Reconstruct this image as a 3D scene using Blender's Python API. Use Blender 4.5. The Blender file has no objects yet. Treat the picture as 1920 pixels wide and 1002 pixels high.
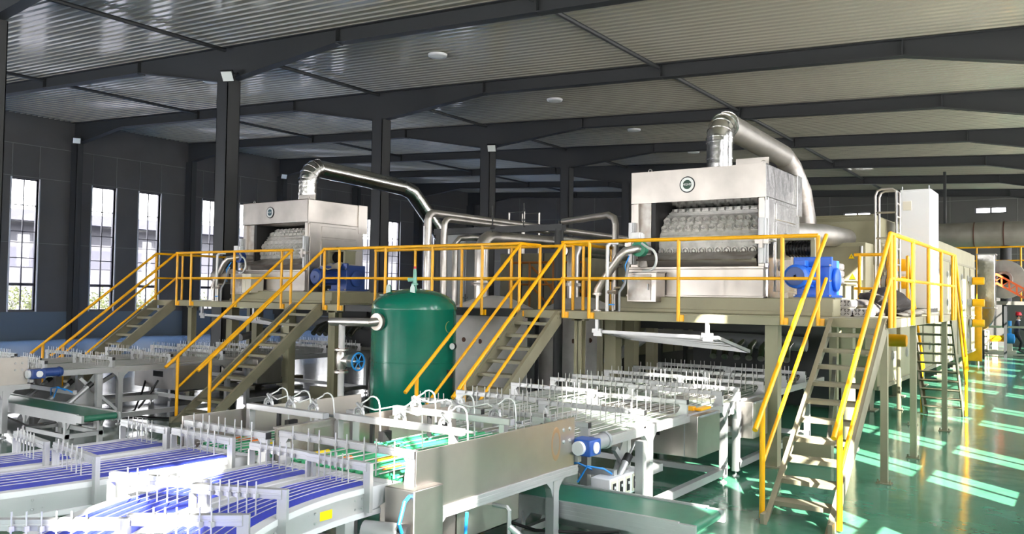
import bpy, math, random
from mathutils import Vector, Matrix
random.seed(7)
S = bpy.context.scene
COL = S.collection
R = math.radians
# ------------------------------------------------------------------ mesh helper
class M:
    def __init__(s): s.v=[]; s.f=[]
    def add(s, vs, fs):
        n=len(s.v); s.v+= [tuple(map(float,p)) for p in vs]; s.f+=[tuple(i+n for i in q) for q in fs]; return s
    def box(s,x0,x1,y0,y1,z0,z1):
        if x0>x1:x0,x1=x1,x0
        if y0>y1:y0,y1=y1,y0
        if z0>z1:z0,z1=z1,z0
        return s.add([(x0,y0,z0),(x1,y0,z0),(x1,y1,z0),(x0,y1,z0),(x0,y0,z1),(x1,y0,z1),(x1,y1,z1),(x0,y1,z1)],
            [(3,2,1,0),(4,5,6,7),(0,1,5,4),(1,2,6,5),(2,3,7,6),(3,0,4,7)])
    def bar(s,p,q,w,h,up=(0,0,1)):
        p=Vector(p);q=Vector(q);d=(q-p).normalized();u=Vector(up)
        a=d.cross(u)
        if a.length<1e-4: a=d.cross(Vector((0,1,0)))
        a.normalize(); b=a.cross(d).normalized()
        a=a*w/2;b=b*h/2
        vs=[p-a-b,p+a-b,p+a+b,p-a+b,q-a-b,q+a-b,q+a+b,q-a+b]
        return s.add(vs,[(0,1,2,3),(7,6,5,4),(0,4,5,1),(1,5,6,2),(2,6,7,3),(3,7,4,0)])
    def tube(s,pts,r,n=10,cap=True,closed=False):
        P=[Vector(p) for p in pts]; m=len(P); rr=r if isinstance(r,(list,tuple)) else [r]*m
        T=[]
        for i in range(m):
            a=P[(i-1)%m] if (i>0 or closed) else P[0]; b=P[(i+1)%m] if (i<m-1 or closed) else P[-1]
            d=(b-a); T.append(d.normalized() if d.length>1e-9 else Vector((0,0,1)))
        ref=Vector((0,0,1)) if abs(T[0].z)<.9 else Vector((1,0,0))
        a=T[0].cross(ref).normalized(); vs=[]
        for i in range(m):
            a=(a-T[i]*a.dot(T[i]))
            if a.length<1e-6: a=T[i].orthogonal()
            a.normalize(); b=T[i].cross(a)
            k=1.0
            if 0<i<m-1:
                c=max(.35,(P[i]-P[i-1]).normalized().dot(T[i])); k=1/c
            for j in range(n):
                t=2*math.pi*j/n; vs.append(P[i]+(a*math.cos(t)+b*math.sin(t))*rr[i])
        fs=[]
        for i in range(m if closed else m-1):
            for j in range(n):
                fs.append((i*n+j,i*n+(j+1)%n,((i+1)%m)*n+(j+1)%n,((i+1)%m)*n+j))
        if cap and not closed:
            fs.append(tuple(reversed(range(n)))); fs.append(tuple((m-1)*n+j for j in range(n)))
        return s.add(vs,fs)
    def cyl(s,p,q,r,n=16): return s.tube([p,q],r,n)
    def prism(s,pts,ax,a,b):
        n=len(pts)
        def mk(p,t):
            if ax=='x': return (t,p[0],p[1])
            if ax=='y': return (p[0],t,p[1])
            return (p[0],p[1],t)
        vs=[mk(p,a) for p in pts]+[mk(p,b) for p in pts]
        fs=[tuple(range(n)),tuple(reversed(range(n,2*n)))]+[(i,i+n,(i+1)%n+n,(i+1)%n) for i in range(n)]
        return s.add(vs,fs)
    def lathe(s,c,prof,n=24,ax='z'):
        c=Vector(c);vs=[]
        for r,h in prof:
            for j in range(n):
                t=2*math.pi*j/n; x=r*math.cos(t);y=r*math.sin(t)
                vs.append(c+Vector((x,y,h) if ax=='z' else ((h,x,y) if ax=='x' else (x,h,y))))
        m=len(prof); fs=[]
        for i in range(m-1):
            for j in range(n): fs.append((i*n+j,i*n+(j+1)%n,(i+1)*n+(j+1)%n,(i+1)*n+j))
        if prof[0][0]>1e-6: fs.append(tuple(reversed(range(n))))
        if prof[-1][0]>1e-6: fs.append(tuple((m-1)*n+j for j in range(n)))
        return s.add(vs,fs)
    def ball(s,c,r,n=12,sq=(1,1,1)):
        m=n//2; pr=[(r*math.sin(math.pi*i/m),-r*math.cos(math.pi*i/m)) for i in range(m+1)]
        k=len(s.v); s.lathe((0,0,0),pr,n)
        for i in range(k,len(s.v)): s.v[i]=(s.v[i][0]*sq[0]+c[0],s.v[i][1]*sq[1]+c[1],s.v[i][2]*sq[2]+c[2])
        return s
def arc(c,r,a0,a1,n,plane='xz'):
    o=[]
    for i in range(n+1):
        t=R(a0+(a1-a0)*i/n); u=r*math.cos(t);w=r*math.sin(t)
        o.append((c[0]+u,c[1],c[2]+w) if plane=='xz' else ((c[0],c[1]+u,c[2]+w) if plane=='yz' else (c[0]+u,c[1]+w,c[2])))
    return o
WL={}   # world location of every object built
def recalc(me):
    import bmesh
    b=bmesh.new(); b.from_mesh(me); bmesh.ops.recalc_face_normals(b,faces=b.faces); b.to_mesh(me); b.free()
NOSPLIT={'panel_seams','lettering','stencil_mark','rust_spots','foliage','stem','cooling_fins','bolt_group','end_pattern','sign_symbol','switch','face_features','mould_cup','guide_pin'}
def pieces(mb):
    """the far-apart pieces of a mesh, each as a mesh of its own"""
    par=list(range(len(mb.v)))
    def fd(a):
        while par[a]!=a: par[a]=par[par[a]]; a=par[a]
        return a
    for q in mb.f:
        for b in q[1:]: par[fd(b)]=fd(q[0])
    isl={}
    for i in range(len(mb.v)): isl.setdefault(fd(i),[]).append(i)
    ks=list(isl)
    if len(ks)<2 or len(ks)>60: return [mb]
    bx=[([min(mb.v[i][a] for i in isl[k]) for a in range(3)],[max(mb.v[i][a] for i in isl[k]) for a in range(3)]) for k in ks]
    sz=[max(h[a]-l[a] for a in range(3)) for l,h in bx]; g=list(range(len(ks)))
    def fg(a):
        while g[a]!=a: a=g[a]
        return a
    for i in range(len(ks)):
        for j in range(i):
            d=sum(max(0,bx[i][0][a]-bx[j][1][a],bx[j][0][a]-bx[i][1][a])**2 for a in range(3))**.5
            if d<=max(.02,.5*max(sz[i],sz[j])): g[fg(i)]=fg(j)
    grp={}
    for i,k in enumerate(ks): grp[k]=fg(i)
    if len(set(grp.values()))<2: return [mb]
    out={}
    for k in set(grp.values()): out[k]=(M(),{})
    for k in ks:
        m,mp=out[grp[k]]
        for i in isl[k]: mp[i]=len(m.v); m.v.append(mb.v[i])
    for q in mb.f:
        m,mp=out[grp[fd(q[0])]]; m.f.append(tuple(mp[i] for i in q))
    return [m for m,_ in out.values()]
def build(name,mb,mat,parent=None,**k):
    if parent is None or name in NOSPLIT: return build1(name,mb,mat,parent,**k)
    r=None
    for m in pieces(mb):
        o=build1(name,m,mat,parent,**k); r=r or o
    return r
def build1(name,mb,mat,parent=None,smooth=True,bevel=0,label=None,cat=None,group=None,kind=None,angle=38,origin=None):
    vs=mb.v
    if parent is not None: loc=WL[parent.name]
    elif origin is not None: loc=Vector(origin)
    else:
        xs=[p[0] for p in vs];ys=[p[1] for p in vs];zs=[p[2] for p in vs]
        loc=Vector(((min(xs)+max(xs))/2,(min(ys)+max(ys))/2,min(zs)))
    me=bpy.data.meshes.new(name)
    me.from_pydata([(p[0]-loc[0],p[1]-loc[1],p[2]-loc[2]) for p in vs],[],mb.f)
    recalc(me)
    if smooth:
        me.polygons.foreach_set('use_smooth',[True]*len(me.polygons)); me.set_sharp_from_angle(angle=R(angle))
    me.materials.append(mat)
    o=bpy.data.objects.new(name,me); COL.objects.link(o)
    if parent is not None: o.parent=parent
    else: o.location=loc
    WL[o.name]=loc
    if bevel:
        md=o.modifiers.new('bevel','BEVEL'); md.width=bevel; md.segments=2; md.limit_method='ANGLE'; md.angle_limit=R(50)
    if label:o['label']=label
    if cat:o['category']=cat
    if group:o['group']=group
    if kind:o['kind']=kind
    return o
def thing(name,label,cat,loc,group=None,kind=None):
    o=bpy.data.objects.new(name,None); COL.objects.link(o); o.location=loc; o.empty_display_size=.1
    WL[o.name]=Vector(loc); o['label']=label; o['category']=cat
    if group:o['group']=group
    if kind:o['kind']=kind
    return o
def struct(name,mb,mat,parent=None,**k):
    return build(name,mb,mat,parent,kind=None if parent else 'structure',**k)
def copies(src,parent,offs):
    """copies of a part at offsets from its source, sharing mesh data"""
    for d in offs:
        c=src.copy(); COL.objects.link(c); c.parent=parent; c.location=Vector(src.location)+Vector(d); WL[c.name]=WL[parent.name]
# ------------------------------------------------------------------ materials
def mat(name,col,rough=.5,metal=0,noise=0,nscale=3,bump=0,bscale=40,spec=.5,col2=None,rvar=0,coat=0,coord='Object',bdet=3):
    m=bpy.data.materials.new(name); m.use_nodes=True; nt=m.node_tree; b=nt.nodes['Principled BSDF']
    b.inputs['Base Color'].default_value=(*col,1); b.inputs['Roughness'].default_value=rough
    b.inputs['Metallic'].default_value=metal; b.inputs['Specular IOR Level'].default_value=spec
    if coat: b.inputs['Coat Weight'].default_value=coat; b.inputs['Coat Roughness'].default_value=.08
    if noise or bump or rvar:
        tc=nt.nodes.new('ShaderNodeTexCoord')
    if noise or rvar:
        n=nt.nodes.new('ShaderNodeTexNoise'); n.inputs['Scale'].default_value=nscale; n.inputs['Detail'].default_value=5
        nt.links.new(tc.outputs[coord],n.inputs['Vector'])
    if noise:
        mx=nt.nodes.new('ShaderNodeMix'); mx.data_type='RGBA'
        mx.inputs[6].default_value=(*col,1); c2=col2 or tuple(c*(1-noise) for c in col); mx.inputs[7].default_value=(*c2,1)
        rp=nt.nodes.new('ShaderNodeMapRange'); rp.inputs[1].default_value=.38; rp.inputs[2].default_value=.68
        nt.links.new(n.outputs['Fac'],rp.inputs[0]); nt.links.new(rp.outputs[0],mx.inputs[0]); nt.links.new(mx.outputs[2],b.inputs['Base Color'])
    if rvar:
        rp=nt.nodes.new('ShaderNodeMapRange'); rp.inputs[1].default_value=.3; rp.inputs[2].default_value=.7
        rp.inputs[3].default_value=max(.02,rough-rvar); rp.inputs[4].default_value=rough+rvar
        nt.links.new(n.outputs['Fac'],rp.inputs[0]); nt.links.new(rp.outputs[0],b.inputs['Roughness'])
    if bump:
        n2=nt.nodes.new('ShaderNodeTexNoise'); n2.inputs['Scale'].default_value=bscale; n2.inputs['Detail'].default_value=bdet
        nt.links.new(tc.outputs[coord],n2.inputs['Vector'])
        bp=nt.nodes.new('ShaderNodeBump'); bp.inputs['Strength'].default_value=bump; bp.inputs['Distance'].default_value=.02
        nt.links.new(n2.outputs['Fac'],bp.inputs['Height']); nt.links.new(bp.outputs['Normal'],b.inputs['Normal'])
    return m
def emit(name,col,st):
    m=bpy.data.materials.new(name); m.use_nodes=True; nt=m.node_tree; nt.nodes.remove(nt.nodes['Principled BSDF'])
    e=nt.nodes.new('ShaderNodeEmission'); e.inputs[0].default_value=(*col,1); e.inputs[1].default_value=st
    nt.links.new(e.outputs[0],nt.nodes['Material Output'].inputs[0]); return m
def glassmat(name,fac=.94,tint=(1,1,1)):
    m=bpy.data.materials.new(name); m.use_nodes=True; nt=m.node_tree; nt.nodes.remove(nt.nodes['Principled BSDF'])
    t=nt.nodes.new('ShaderNodeBsdfTransparent'); t.inputs[0].default_value=(*tint,1)
    g=nt.nodes.new('ShaderNodeBsdfGlossy'); g.inputs['Roughness'].default_value=.02
    x=nt.nodes.new('ShaderNodeMixShader'); x.inputs[0].default_value=1-fac
    nt.links.new(t.outputs[0],x.inputs[1]); nt.links.new(g.outputs[0],x.inputs[2]); nt.links.new(x.outputs[0],nt.nodes['Material Output'].inputs[0]); return m
DARK=mat('charcoal_steel_paint',(.030,.032,.034),.55)
WALL=mat('dark_wall_panel',(.085,.082,.078),.6,noise=.15,nscale=.6)
WAINS=mat('blue_grey_wainscot',(.10,.135,.165),.5)
SEAM=mat('panel_seam',(.16,.16,.15),.5)
CEIL=mat('white_ceiling_sheet',(.34,.32,.26),.13,spec=.8,coat=.25)
FRAME=mat('window_frame_dark',(.03,.03,.05),.4)
JAMB=mat('window_reveal_white',(.6,.6,.62),.5)
GLASS=glassmat('window_glass')
YEL=mat('yellow_paint',(.98,.47,.004),.35,noise=.12,nscale=6)
OLIVE=mat('olive_grey_paint',(.31,.29,.185),.45,noise=.12,nscale=2)
OLIVED=mat('olive_plate',(.27,.25,.17),.5,noise=.2,nscale=3)
STEEL=mat('stainless_sheet',(.56,.52,.48),.36,1,noise=.3,nscale=1.3,rvar=.05,bump=.12,bscale=1.7,bdet=0)
STEELB=mat('bright_foil_steel',(.70,.69,.67),.19,1,noise=.15,nscale=4,bump=.25,bscale=9,rvar=.05,bdet=1.5)
STEELD=mat('worn_dull_steel',(.46,.44,.42),.42,.85,noise=.3,nscale=5,col2=(.30,.26,.22))
PIPE=mat('brushed_pipe_steel',(.62,.58,.54),.34,.9,noise=.25,nscale=4)
ALU=mat('anodised_aluminium',(.50,.505,.51),.38,.55,noise=.06,nscale=5)
ALUG=mat('grey_aluminium_slot',(.38,.39,.42),.4,.6)
WIRE=mat('bright_wire',(.52,.52,.51),.35,.5)
PLATE=mat('pulp_mould_plate',(.68,.65,.61),.42,.2,noise=.25,nscale=9)
CUPM=mat('steel_mould_cup',(.74,.71,.67),.38,.35)
BLUEK=mat('conveyor_motor_blue',(.02,.085,.36),.35)
HEAT=mat('heat_tint',(.62,.44,.30),.36,1)
BLACK=mat('black_rubber',(.012,.012,.013),.5)
PLAST=mat('grey_plastic',(.28,.29,.30),.4)
WHITE=mat('white_enamel',(.82,.82,.83),.35)
CREAM=mat('cream_enamel',(.75,.70,.58),.4)
BLUEM=mat('blue_motor_paint',(.015,.12,.58),.35)
BLUED=mat('dark_blue_motor_paint',(.03,.07,.26),.35)
BLUEV=mat('sky_blue_valve',(.02,.25,.62),.4)
BELTB=mat('blue_modular_belt',(.045,.07,.62),.45,noise=.2,nscale=60)
UHMW=mat('white_wear_strip',(.66,.66,.67),.35)
BELTG=mat('green_pvc_belt',(.04,.20,.125),.3,noise=.25,nscale=3)
BELTP=mat('pale_green_belt',(.30,.38,.30),.4,noise=.2,nscale=4)
ROPE=mat('green_round_belt',(.03,.36,.14),.4)
ROPEO=mat('orange_sleeve',(.95,.22,.02),.4)
ROPEY=mat('yellow_sleeve',(.95,.68,.01),.4)
TANKG=mat('green_tank_paint',(.0,.150,.092),.25,noise=.1,nscale=2,coat=.3)
GOLD=mat('gold_stencil',(.42,.36,.08),.5)
CONC=mat('pulp_tank_grey',(.66,.63,.62),.6,noise=.22,nscale=2.5)
RUST=mat('rust_stain',(.10,.04,.025),.7)
ORNG=mat('orange_steel',(.70,.12,.03),.45)
RAILD=mat('brown_orange_rail',(.5,.17,.03),.5)
SACK=mat('dark_grey_sack',(.065,.058,.055),.75,noise=.3,nscale=6,bump=.5,bscale=8)
CLOTH=mat('white_cloth',(.42,.39,.33),.8,bump=.4,bscale=12)
PULP=mat('grey_pulp',(.55,.53,.52),.85,noise=.2,nscale=12,bump=.4,bscale=60)
HOSE=mat('blue_air_hose',(.02,.28,.80),.35)
HOSEW=mat('milky_hose',(.66,.68,.66),.35)
GRNV=mat('green_valve_paint',(.05,.30,.18),.4)
TEAL=mat('pale_green_valve',(.22,.48,.38),.4)
SIGNY=mat('warning_yellow',(.95,.65,.0),.4)
BADGE=mat('badge_green',(.01,.05,.03),.35)
BADGEB=mat('badge_teal',(.02,.07,.10),.35)
SILV=mat('badge_silver',(.6,.62,.6),.35,.6)
NAVY=mat('navy_cloth',(.018,.022,.05),.8); TROUS=mat('black_trousers',(.012,.012,.014),.8)
SKIN=mat('skin',(.50,.27,.18),.5); REDH=mat('red_helmet',(.75,.03,.05),.35)
DUCTG=mat('galvanised_duct',(.42,.40,.37),.38,.8,noise=.25,nscale=2,bump=.2,bscale=3)
DUCTB=mat('dull_big_duct',(.34,.32,.28),.5,.5,noise=.2,nscale=2)
LED=emit('clerestory',(0.9,.92,1),1)
LEAF=mat('pale_leaf',(.42,.46,.20),.7,noise=.4,nscale=8)
TWIG=mat('twig',(.4,.36,.26),.8)
OUTW=mat('outside_render',(.055,.055,.065),.8); OUTR=mat('outside_eave',(.035,.035,.05),.7)
OUTG=mat('outside_paving',(.10,.10,.12),.9,noise=.1,nscale=.5)
LAMPG=mat('lamp_glass_unlit',(.75,.77,.72),.2)
# floor: glossy green epoxy, blue paint strip near the far wall
def floor_mat():
    m=bpy.data.materials.new('green_epoxy_floor'); m.use_nodes=True; nt=m.node_tree; b=nt.nodes['Principled BSDF']
    tc=nt.nodes.new('ShaderNodeTexCoord'); g=nt.nodes.new('ShaderNodeSeparateXYZ'); nt.links.new(tc.outputs['Object'],g.inputs[0])
    n=nt.nodes.new('ShaderNodeTexNoise'); n.inputs['Scale'].default_value=.9; n.inputs['Detail'].default_value=7; nt.links.new(tc.outputs['Object'],n.inputs['Vector'])
    n3=nt.nodes.new('ShaderNodeTexNoise'); n3.inputs['Scale'].default_value=9; n3.inputs['Detail'].default_value=4; nt.links.new(tc.outputs['Object'],n3.inputs['Vector'])
    ad=nt.nodes.new('ShaderNodeMath'); ad.operation='MULTIPLY_ADD'; ad.inputs[1].default_value=.35; nt.links.new(n3.outputs['Fac'],ad.inputs[0]); nt.links.new(n.outputs['Fac'],ad.inputs[2])
    cr=nt.nodes.new('ShaderNodeValToRGB'); cr.color_ramp.elements[0].position=.45; cr.color_ramp.elements[0].color=(.042,.180,.104,1); cr.color_ramp.elements[1].position=.95; cr.color_ramp.elements[1].color=(.095,.270,.180,1)
    nt.links.new(ad.outputs[0],cr.inputs[0])
    def step(x0,x1):
        r=nt.nodes.new('ShaderNodeMapRange'); r.inputs[1].default_value=x0; r.inputs[2].default_value=x1; nt.links.new(g.outputs[0],r.inputs[0]); return r
    mx=nt.nodes.new('ShaderNodeMix'); mx.data_type='RGBA'; mx.inputs[6].default_value=(.10,.11,.115,1)  # grey base colour stands in for reflections on the mid floor
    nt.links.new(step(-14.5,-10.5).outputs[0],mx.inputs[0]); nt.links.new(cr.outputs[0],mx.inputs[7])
    mx2=nt.nodes.new('ShaderNodeMix'); mx2.data_type='RGBA'; mx2.inputs[6].default_value=(.20,.34,.62,1)
    nt.links.new(step(-20.02,-19.98).outputs[0],mx2.inputs[0]); nt.links.new(mx.outputs[2],mx2.inputs[7]); nt.links.new(mx2.outputs[2],b.inputs['Base Color'])
    b.inputs['Roughness'].default_value=.13; b.inputs['Specular IOR Level'].default_value=.55
    n2=nt.nodes.new('ShaderNodeTexNoise'); n2.inputs['Scale'].default_value=2.2; n2.inputs['Detail'].default_value=2; nt.links.new(tc.outputs['Object'],n2.inputs['Vector'])
    bp=nt.nodes.new('ShaderNodeBump'); bp.inputs['Strength'].default_value=.10; bp.inputs['Distance'].default_value=.05; nt.links.new(n2.outputs['Fac'],bp.inputs['Height']); nt.links.new(bp.outputs['Normal'],b.inputs['Normal'])
    return m
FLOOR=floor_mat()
# ================================================================== SETTING
XW,XI,XR=-37.4,-18.6,.65
YB,YF=48.4,-9.0
BAY=5.75; FR=[13.63+BAY*i for i in range(-4,7)]
def zc(x): return 7.70-.0525*x
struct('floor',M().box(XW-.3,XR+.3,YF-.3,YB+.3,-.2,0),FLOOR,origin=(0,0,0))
# ceiling: trapezoid ribs running across the hall
mb=M(); prof=[]; y=YF-.2
while y<YB+.2:
    prof+=[(y,.0),(y+.155,.0),(y+.175,-.028),(y+.215,-.028),(y+.235,0)]; y+=.235
vs=[];fs=[]
xs=[XW-.2,XR+.2]
for yy,dz in prof:
    for x in xs: vs.append((x,yy,zc(x)+dz))
for i in range(len(prof)-1): fs.append((2*i,2*i+1,2*i+3,2*i+2))
n=len(vs); vs+=[(x,yy,zc(x)+.2) for yy in (YF-.2,YB+.2) for x in xs]; fs.append((n,n+1,n+3,n+2))
mb.add(vs,fs); struct('ceiling',mb,CEIL,smooth=False)
# window layout shared by both long walls
ZS,ZT=1.245,6.90
def wall_long(name,x0,x1,cents,mat_):
    mb=M(); y=YF-.3
    for c in sorted(cents):
        mb.box(x0,x1,y,c-.55,0,10.2 if x0<-5 else 8.2); y=c+.55
        mb.box(x0,x1,c-.55,c+.55,0,ZS); mb.box(x0,x1,c-.55,c+.55,ZT,10.2 if x0<-5 else 8.2)
    mb.box(x0,x1,y,YB+.3,0,10.2 if x0<-5 else 8.2)
    return struct(name,mb,mat_,smooth=False)
LC=[c+BAY*k for k in range(-4,5) for c in (20.82,23.10) if YF+.8<c+BAY*k<YB-.8]
RC=[c+BAY*k for k in range(-4,7) for c in (9.87,12.20) if YF+.8<c+BAY*k<YB-.8]
wall_long('wall_left',XW-.3,XW,LC,WALL)
wall_long('wall_right',XR,XR+.3,RC,WALL)
wn=0
def window(x0,x1,c):
    global wn; wn+=1
    f=M(); a,b=c-.55,c+.55; xm=(x0+x1)/2; d=.05
    f.box(xm-d,xm+d,a,a+.05,ZS,ZT).box(xm-d,xm+d,b-.05,b,ZS,ZT).box(xm-d,xm+d,a,b,ZS,ZS+.05).box(xm-d,xm+d,a,b,ZT-.05,ZT)
    f.box(xm-.03,xm+.03,c-.02,c+.02,ZS,ZT)
    h=(ZT-ZS)/5
    for i in range(1,5): f.box(xm-.03,xm+.03,a,b,ZS+h*i-(.06 if i==1 else .018),ZS+h*i+(.06 if i==1 else .018))
    w=struct('window_%d'%wn,f,FRAME,smooth=False)
    struct('pane',M().box(xm-.004,xm+.004,a+.05,b-.05,ZS+.05,ZT-.05),GLASS,w,smooth=False)
    j=M(); xi=x1 if x0<-5 else x0; s=1 if x0<-5 else -1
    j.box(xi-.1*s,xi+.02*s,a-.06,a,ZS-.04,ZT+.04).box(xi-.1*s,xi+.02*s,b,b+.06,ZS-.04,ZT+.04)
    struct('reveal_trim',j,JAMB,w,smooth=False)
for c in LC: window(XW-.3,XW,c)
for c in RC: window(XR,XR+.3,c)
# back wall with two clerestories
mb=M(); segs=[(-11.25,-9.85),(-4.85,-3.45)]; x=XW
for a,b in segs:
    mb.box(x,a,YB,YB+.3,0,10); mb.box(a,b,YB,YB+.3,0,6.72); mb.box(a,b,YB,YB+.3,7.02,10); x=b
mb.box(x,XR,YB,YB+.3,0,10); struct('wall_back',mb,WALL,smooth=False)
for a,b in segs:
    wn+=1; m_=(a+b)/2
    f=M().box(a,b,YB+.1,YB+.2,6.72,6.76).box(a,b,YB+.1,YB+.2,6.98,7.02).box(a,a+.05,YB+.1,YB+.2,6.72,7.02).box(b-.05,b,YB+.1,YB+.2,6.72,7.02).box(m_-.04,m_+.04,YB+.1,YB+.2,6.72,7.02)
    w=struct('window_%d'%wn,f,FRAME,smooth=False); struct('pane',M().box(a+.05,b-.05,YB+.146,YB+.154,6.76,6.98),GLASS,w,smooth=False)
# wall behind the camera; its wide unseen opening is added for fill light
FC=[-35.5,-32.6,-29.7,-18.4,-15.6,-11.6,-8.6,-5.4,-2.2]
mb=M(); x=XW
for a,b,z0,z1 in sorted([(c-.6,c+.6,ZS,ZT-.5) for c in FC]+[(-27,-21,0,5.2)]):
    mb.box(x,a,YF-.3,YF,0,10.2)
    if z0: mb.box(a,b,YF-.3,YF,0,z0)
    mb.box(a,b,YF-.3,YF,z1,10.2); x=b
mb.box(x,XR,YF-.3,YF,0,10.2); struct('wall_front',mb,WALL,smooth=False)
for c in FC:  # unseen windows, added for fill light and striped reflections in the hoods
    wn+=1; a,b,z1=c-.6,c+.6,ZT-.5
    f=M().box(a,a+.05,YF-.2,YF-.1,ZS,z1).box(b-.05,b,YF-.2,YF-.1,ZS,z1).box(c-.02,c+.02,YF-.18,YF-.12,ZS,z1).box(a,b,YF-.2,YF-.1,ZS,ZS+.05).box(a,b,YF-.2,YF-.1,z1-.05,z1)
    for k in range(1,5): f.box(a,b,YF-.18,YF-.12,ZS+k*(z1-ZS)/5-.018,ZS+k*(z1-ZS)/5+.018)
    w=struct('window_%d'%wn,f,FRAME,smooth=False); struct('pane',M().box(a+.05,b-.05,YF-.154,YF-.146,ZS+.05,z1-.05),GLASS,w,smooth=False)
# wainscot strip
struct('baseboard_left',M().box(XW,XW+.03,YF,YB,.0,1.2),WAINS,smooth=False)
# wall sheet seams
mb=M(); e=.012
for z in (4.15,6.97,8.35): mb.box(XW,XW+e,YF,YB,z,z+.025)
for c in LC:
    for d in (-.56,.56): mb.box(XW,XW+e,c+d-.012,c+d+.012,6.97,8.37)
struct('trim_1',mb,SEAM,smooth=False)
mb=M()
for z in (4.6,6.0,7.4): mb.box(XW,XR,YB-e,YB,z,z+.03)
for x in range(-36,0,3): mb.box(x,x+.03,YB-e,YB,2.5,9)
struct('trim_2',mb,SEAM,smooth=False)
# steel frames
def rafter(i,y):
    zb=[(XW,zc(XW)-1.05),(-33.5,zc(-33.5)-.40),(-22.7,zc(-22.7)-.38),(XI-.25,zc(XI)-.93),(XI+.25,zc(XI)-.93),(-14.5,zc(-14.5)-.38),(-3.29,zc(-3.29)-.40),(XR,zc(XR)-1.0)]
    w=M().prism(zb+[(XR,zc(XR)-.03),(XW,zc(XW)-.03)],'y',y-.012,y+.012)
    for j in range(len(zb)-1):
        (xa,za),(xb,zb_)=zb[j],zb[j+1]
        w.add([(xa,y-.13,za),(xb,y-.13,zb_),(xb,y+.13,zb_),(xa,y+.13,za),(xa,y-.13,za+.022),(xb,y-.13,zb_+.022),(xb,y+.13,zb_+.022),(xa,y+.13,za+.022)],[(3,2,1,0),(4,5,6,7),(0,1,5,4),(1,2,6,5),(2,3,7,6),(3,0,4,7)])
    w.add([(XW,y-.13,zc(XW)-.05),(XR,y-.13,zc(XR)-.05),(XR,y+.13,zc(XR)-.05),(XW,y+.13,zc(XW)-.05),(XW,y-.13,zc(XW)-.03),(XR,y-.13,zc(XR)-.03),(XR,y+.13,zc(XR)-.03),(XW,y+.13,zc(XW)-.03)],[(3,2,1,0),(4,5,6,7),(0,1,5,4),(1,2,6,5),(2,3,7,6),(3,0,4,7)])
    for x in (-28.2,-22.7,-14.5,-8.9,-3.29): w.box(x-.008,x+.008,y-.12,y+.12,zc(x)-.4,zc(x)-.03)
    o=struct('roof_beam',w,DARK,smooth=False); o['label']='dark tapered steel roof beam crossing the hall'; o['category']='roof beam'; o['group']='roof beams'
for i,y in enumerate(FR): rafter(i,y)
for i,y in enumerate(FR):
    if y<1: continue
    z1=zc(XI)-.93
    c=M().box(XI-.22,XI+.22,y-.2,y-.18,0,z1).box(XI-.22,XI+.22,y+.18,y+.2,0,z1).box(XI-.012,XI+.012,y-.18,y+.18,0,z1).box(XI-.22,XI-.2,y-.2,y+.2,0,z1).box(XI+.2,XI+.22,y-.2,y+.2,0,z1).box(XI-.3,XI+.3,y-.3,y+.3,0,.03)
    o=struct('steel_column',c,DARK,smooth=False); o['label']='tall charcoal steel column under a roof beam'; o['category']='column'; o['group']='inner steel columns'
    p=M().box(XW,XW+.5,y-.14,y-.12,0,zc(XW)-1).box(XW,XW+.5,y+.12,y+.14,0,zc(XW)-1).box(XW,XW+.5,y-.01,y+.01,0,zc(XW)-1).box(XW+.48,XW+.5,y-.14,y+.14,0,zc(XW)-1)
    o=struct('wall_column',p,DARK,smooth=False); o['label']='charcoal steel column standing against the window wall'; o['category']='column'; o['group']='wall columns'
trn=2
for x in (-28.2,XI,-8.95):
    for a,b in zip(FR[2:-1],FR[3:]):
        trn+=1; o=struct('trim_%d'%trn,M().cyl((x,a+.14,zc(x)-.14),(x,b-.14,zc(x)-.14),.055,8),DARK); o['label']='thin round strut under the ceiling between two roof beams'; o['category']='strut'; o['group']='roof struts'
# unlit round ceiling lamps
def ceil_lamp(x,y,lab):
    z=zc(x)-.03; t=thing('ceiling_lamp',lab,'lamp',(x,y,z-.12),'round ceiling lamps')
    build('housing',M().lathe((x,y,z),[(.22,-.10),(.24,-.09),(.25,-.04),(.10,-.02),(.06,0)],20),WHITE,t)
    build('diffuser',M().lathe((x,y,z),[(.0,-.115),(.12,-.112),(.2,-.10),(.215,-.095)],20),LAMPG,t)
ceil_lamp(-13.68,16.25,'round white ceiling lamp, first of the middle row, largest in view')
ceil_lamp(-13.70,21.95,'round white ceiling lamp, second of the middle row')
ceil_lamp(-13.70,27.45,'round white ceiling lamp, third of the middle row')
ceil_lamp(-22.6,14.7+1.2,'round white ceiling lamp between the tallest steel column and the window wall')
ceil_lamp(-13.65,32.9,'round white ceiling lamp behind the tall bent duct of the green-badged machine')
def flood(x,y,z,yaw,lab):
    t=thing('floodlight',lab,'floodlight',(x,y,z-.15),'wall floodlights')
    T=Matrix.Translation((x,y,z))@Matrix.Rotation(R(yaw),4,'Z')@Matrix.Rotation(R(35),4,'X')
    def tr(m): m.v=[tuple(T@Vector(p)) for p in m.v]; return m
    build('housing',tr(M().box(-.17,.17,-.03,.04,-.15,.15)),BLACK,t,bevel=.01)
    build('lens',tr(M().box(-.145,.145,-.036,-.029,-.125,.125)),LAMPG,t)
    build('bracket',tr(M().box(-.19,-.17,-.01,.2,-.02,.02).box(.17,.19,-.01,.2,-.02,.02).box(-.19,.19,.18,.2,-.02,.02)),DARK,t)
flood(XI+.42,13.63-.35,7.75,25,'small square floodlight high on the tallest inner steel column')
flood(XI+.42,FR[6]-.35,7.65,25,'small square floodlight high on the third steel column')
flood(XW+.75,FR[5]-.3,8.75,65,'small square floodlight high on the wall column between the first and second tall windows')
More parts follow.
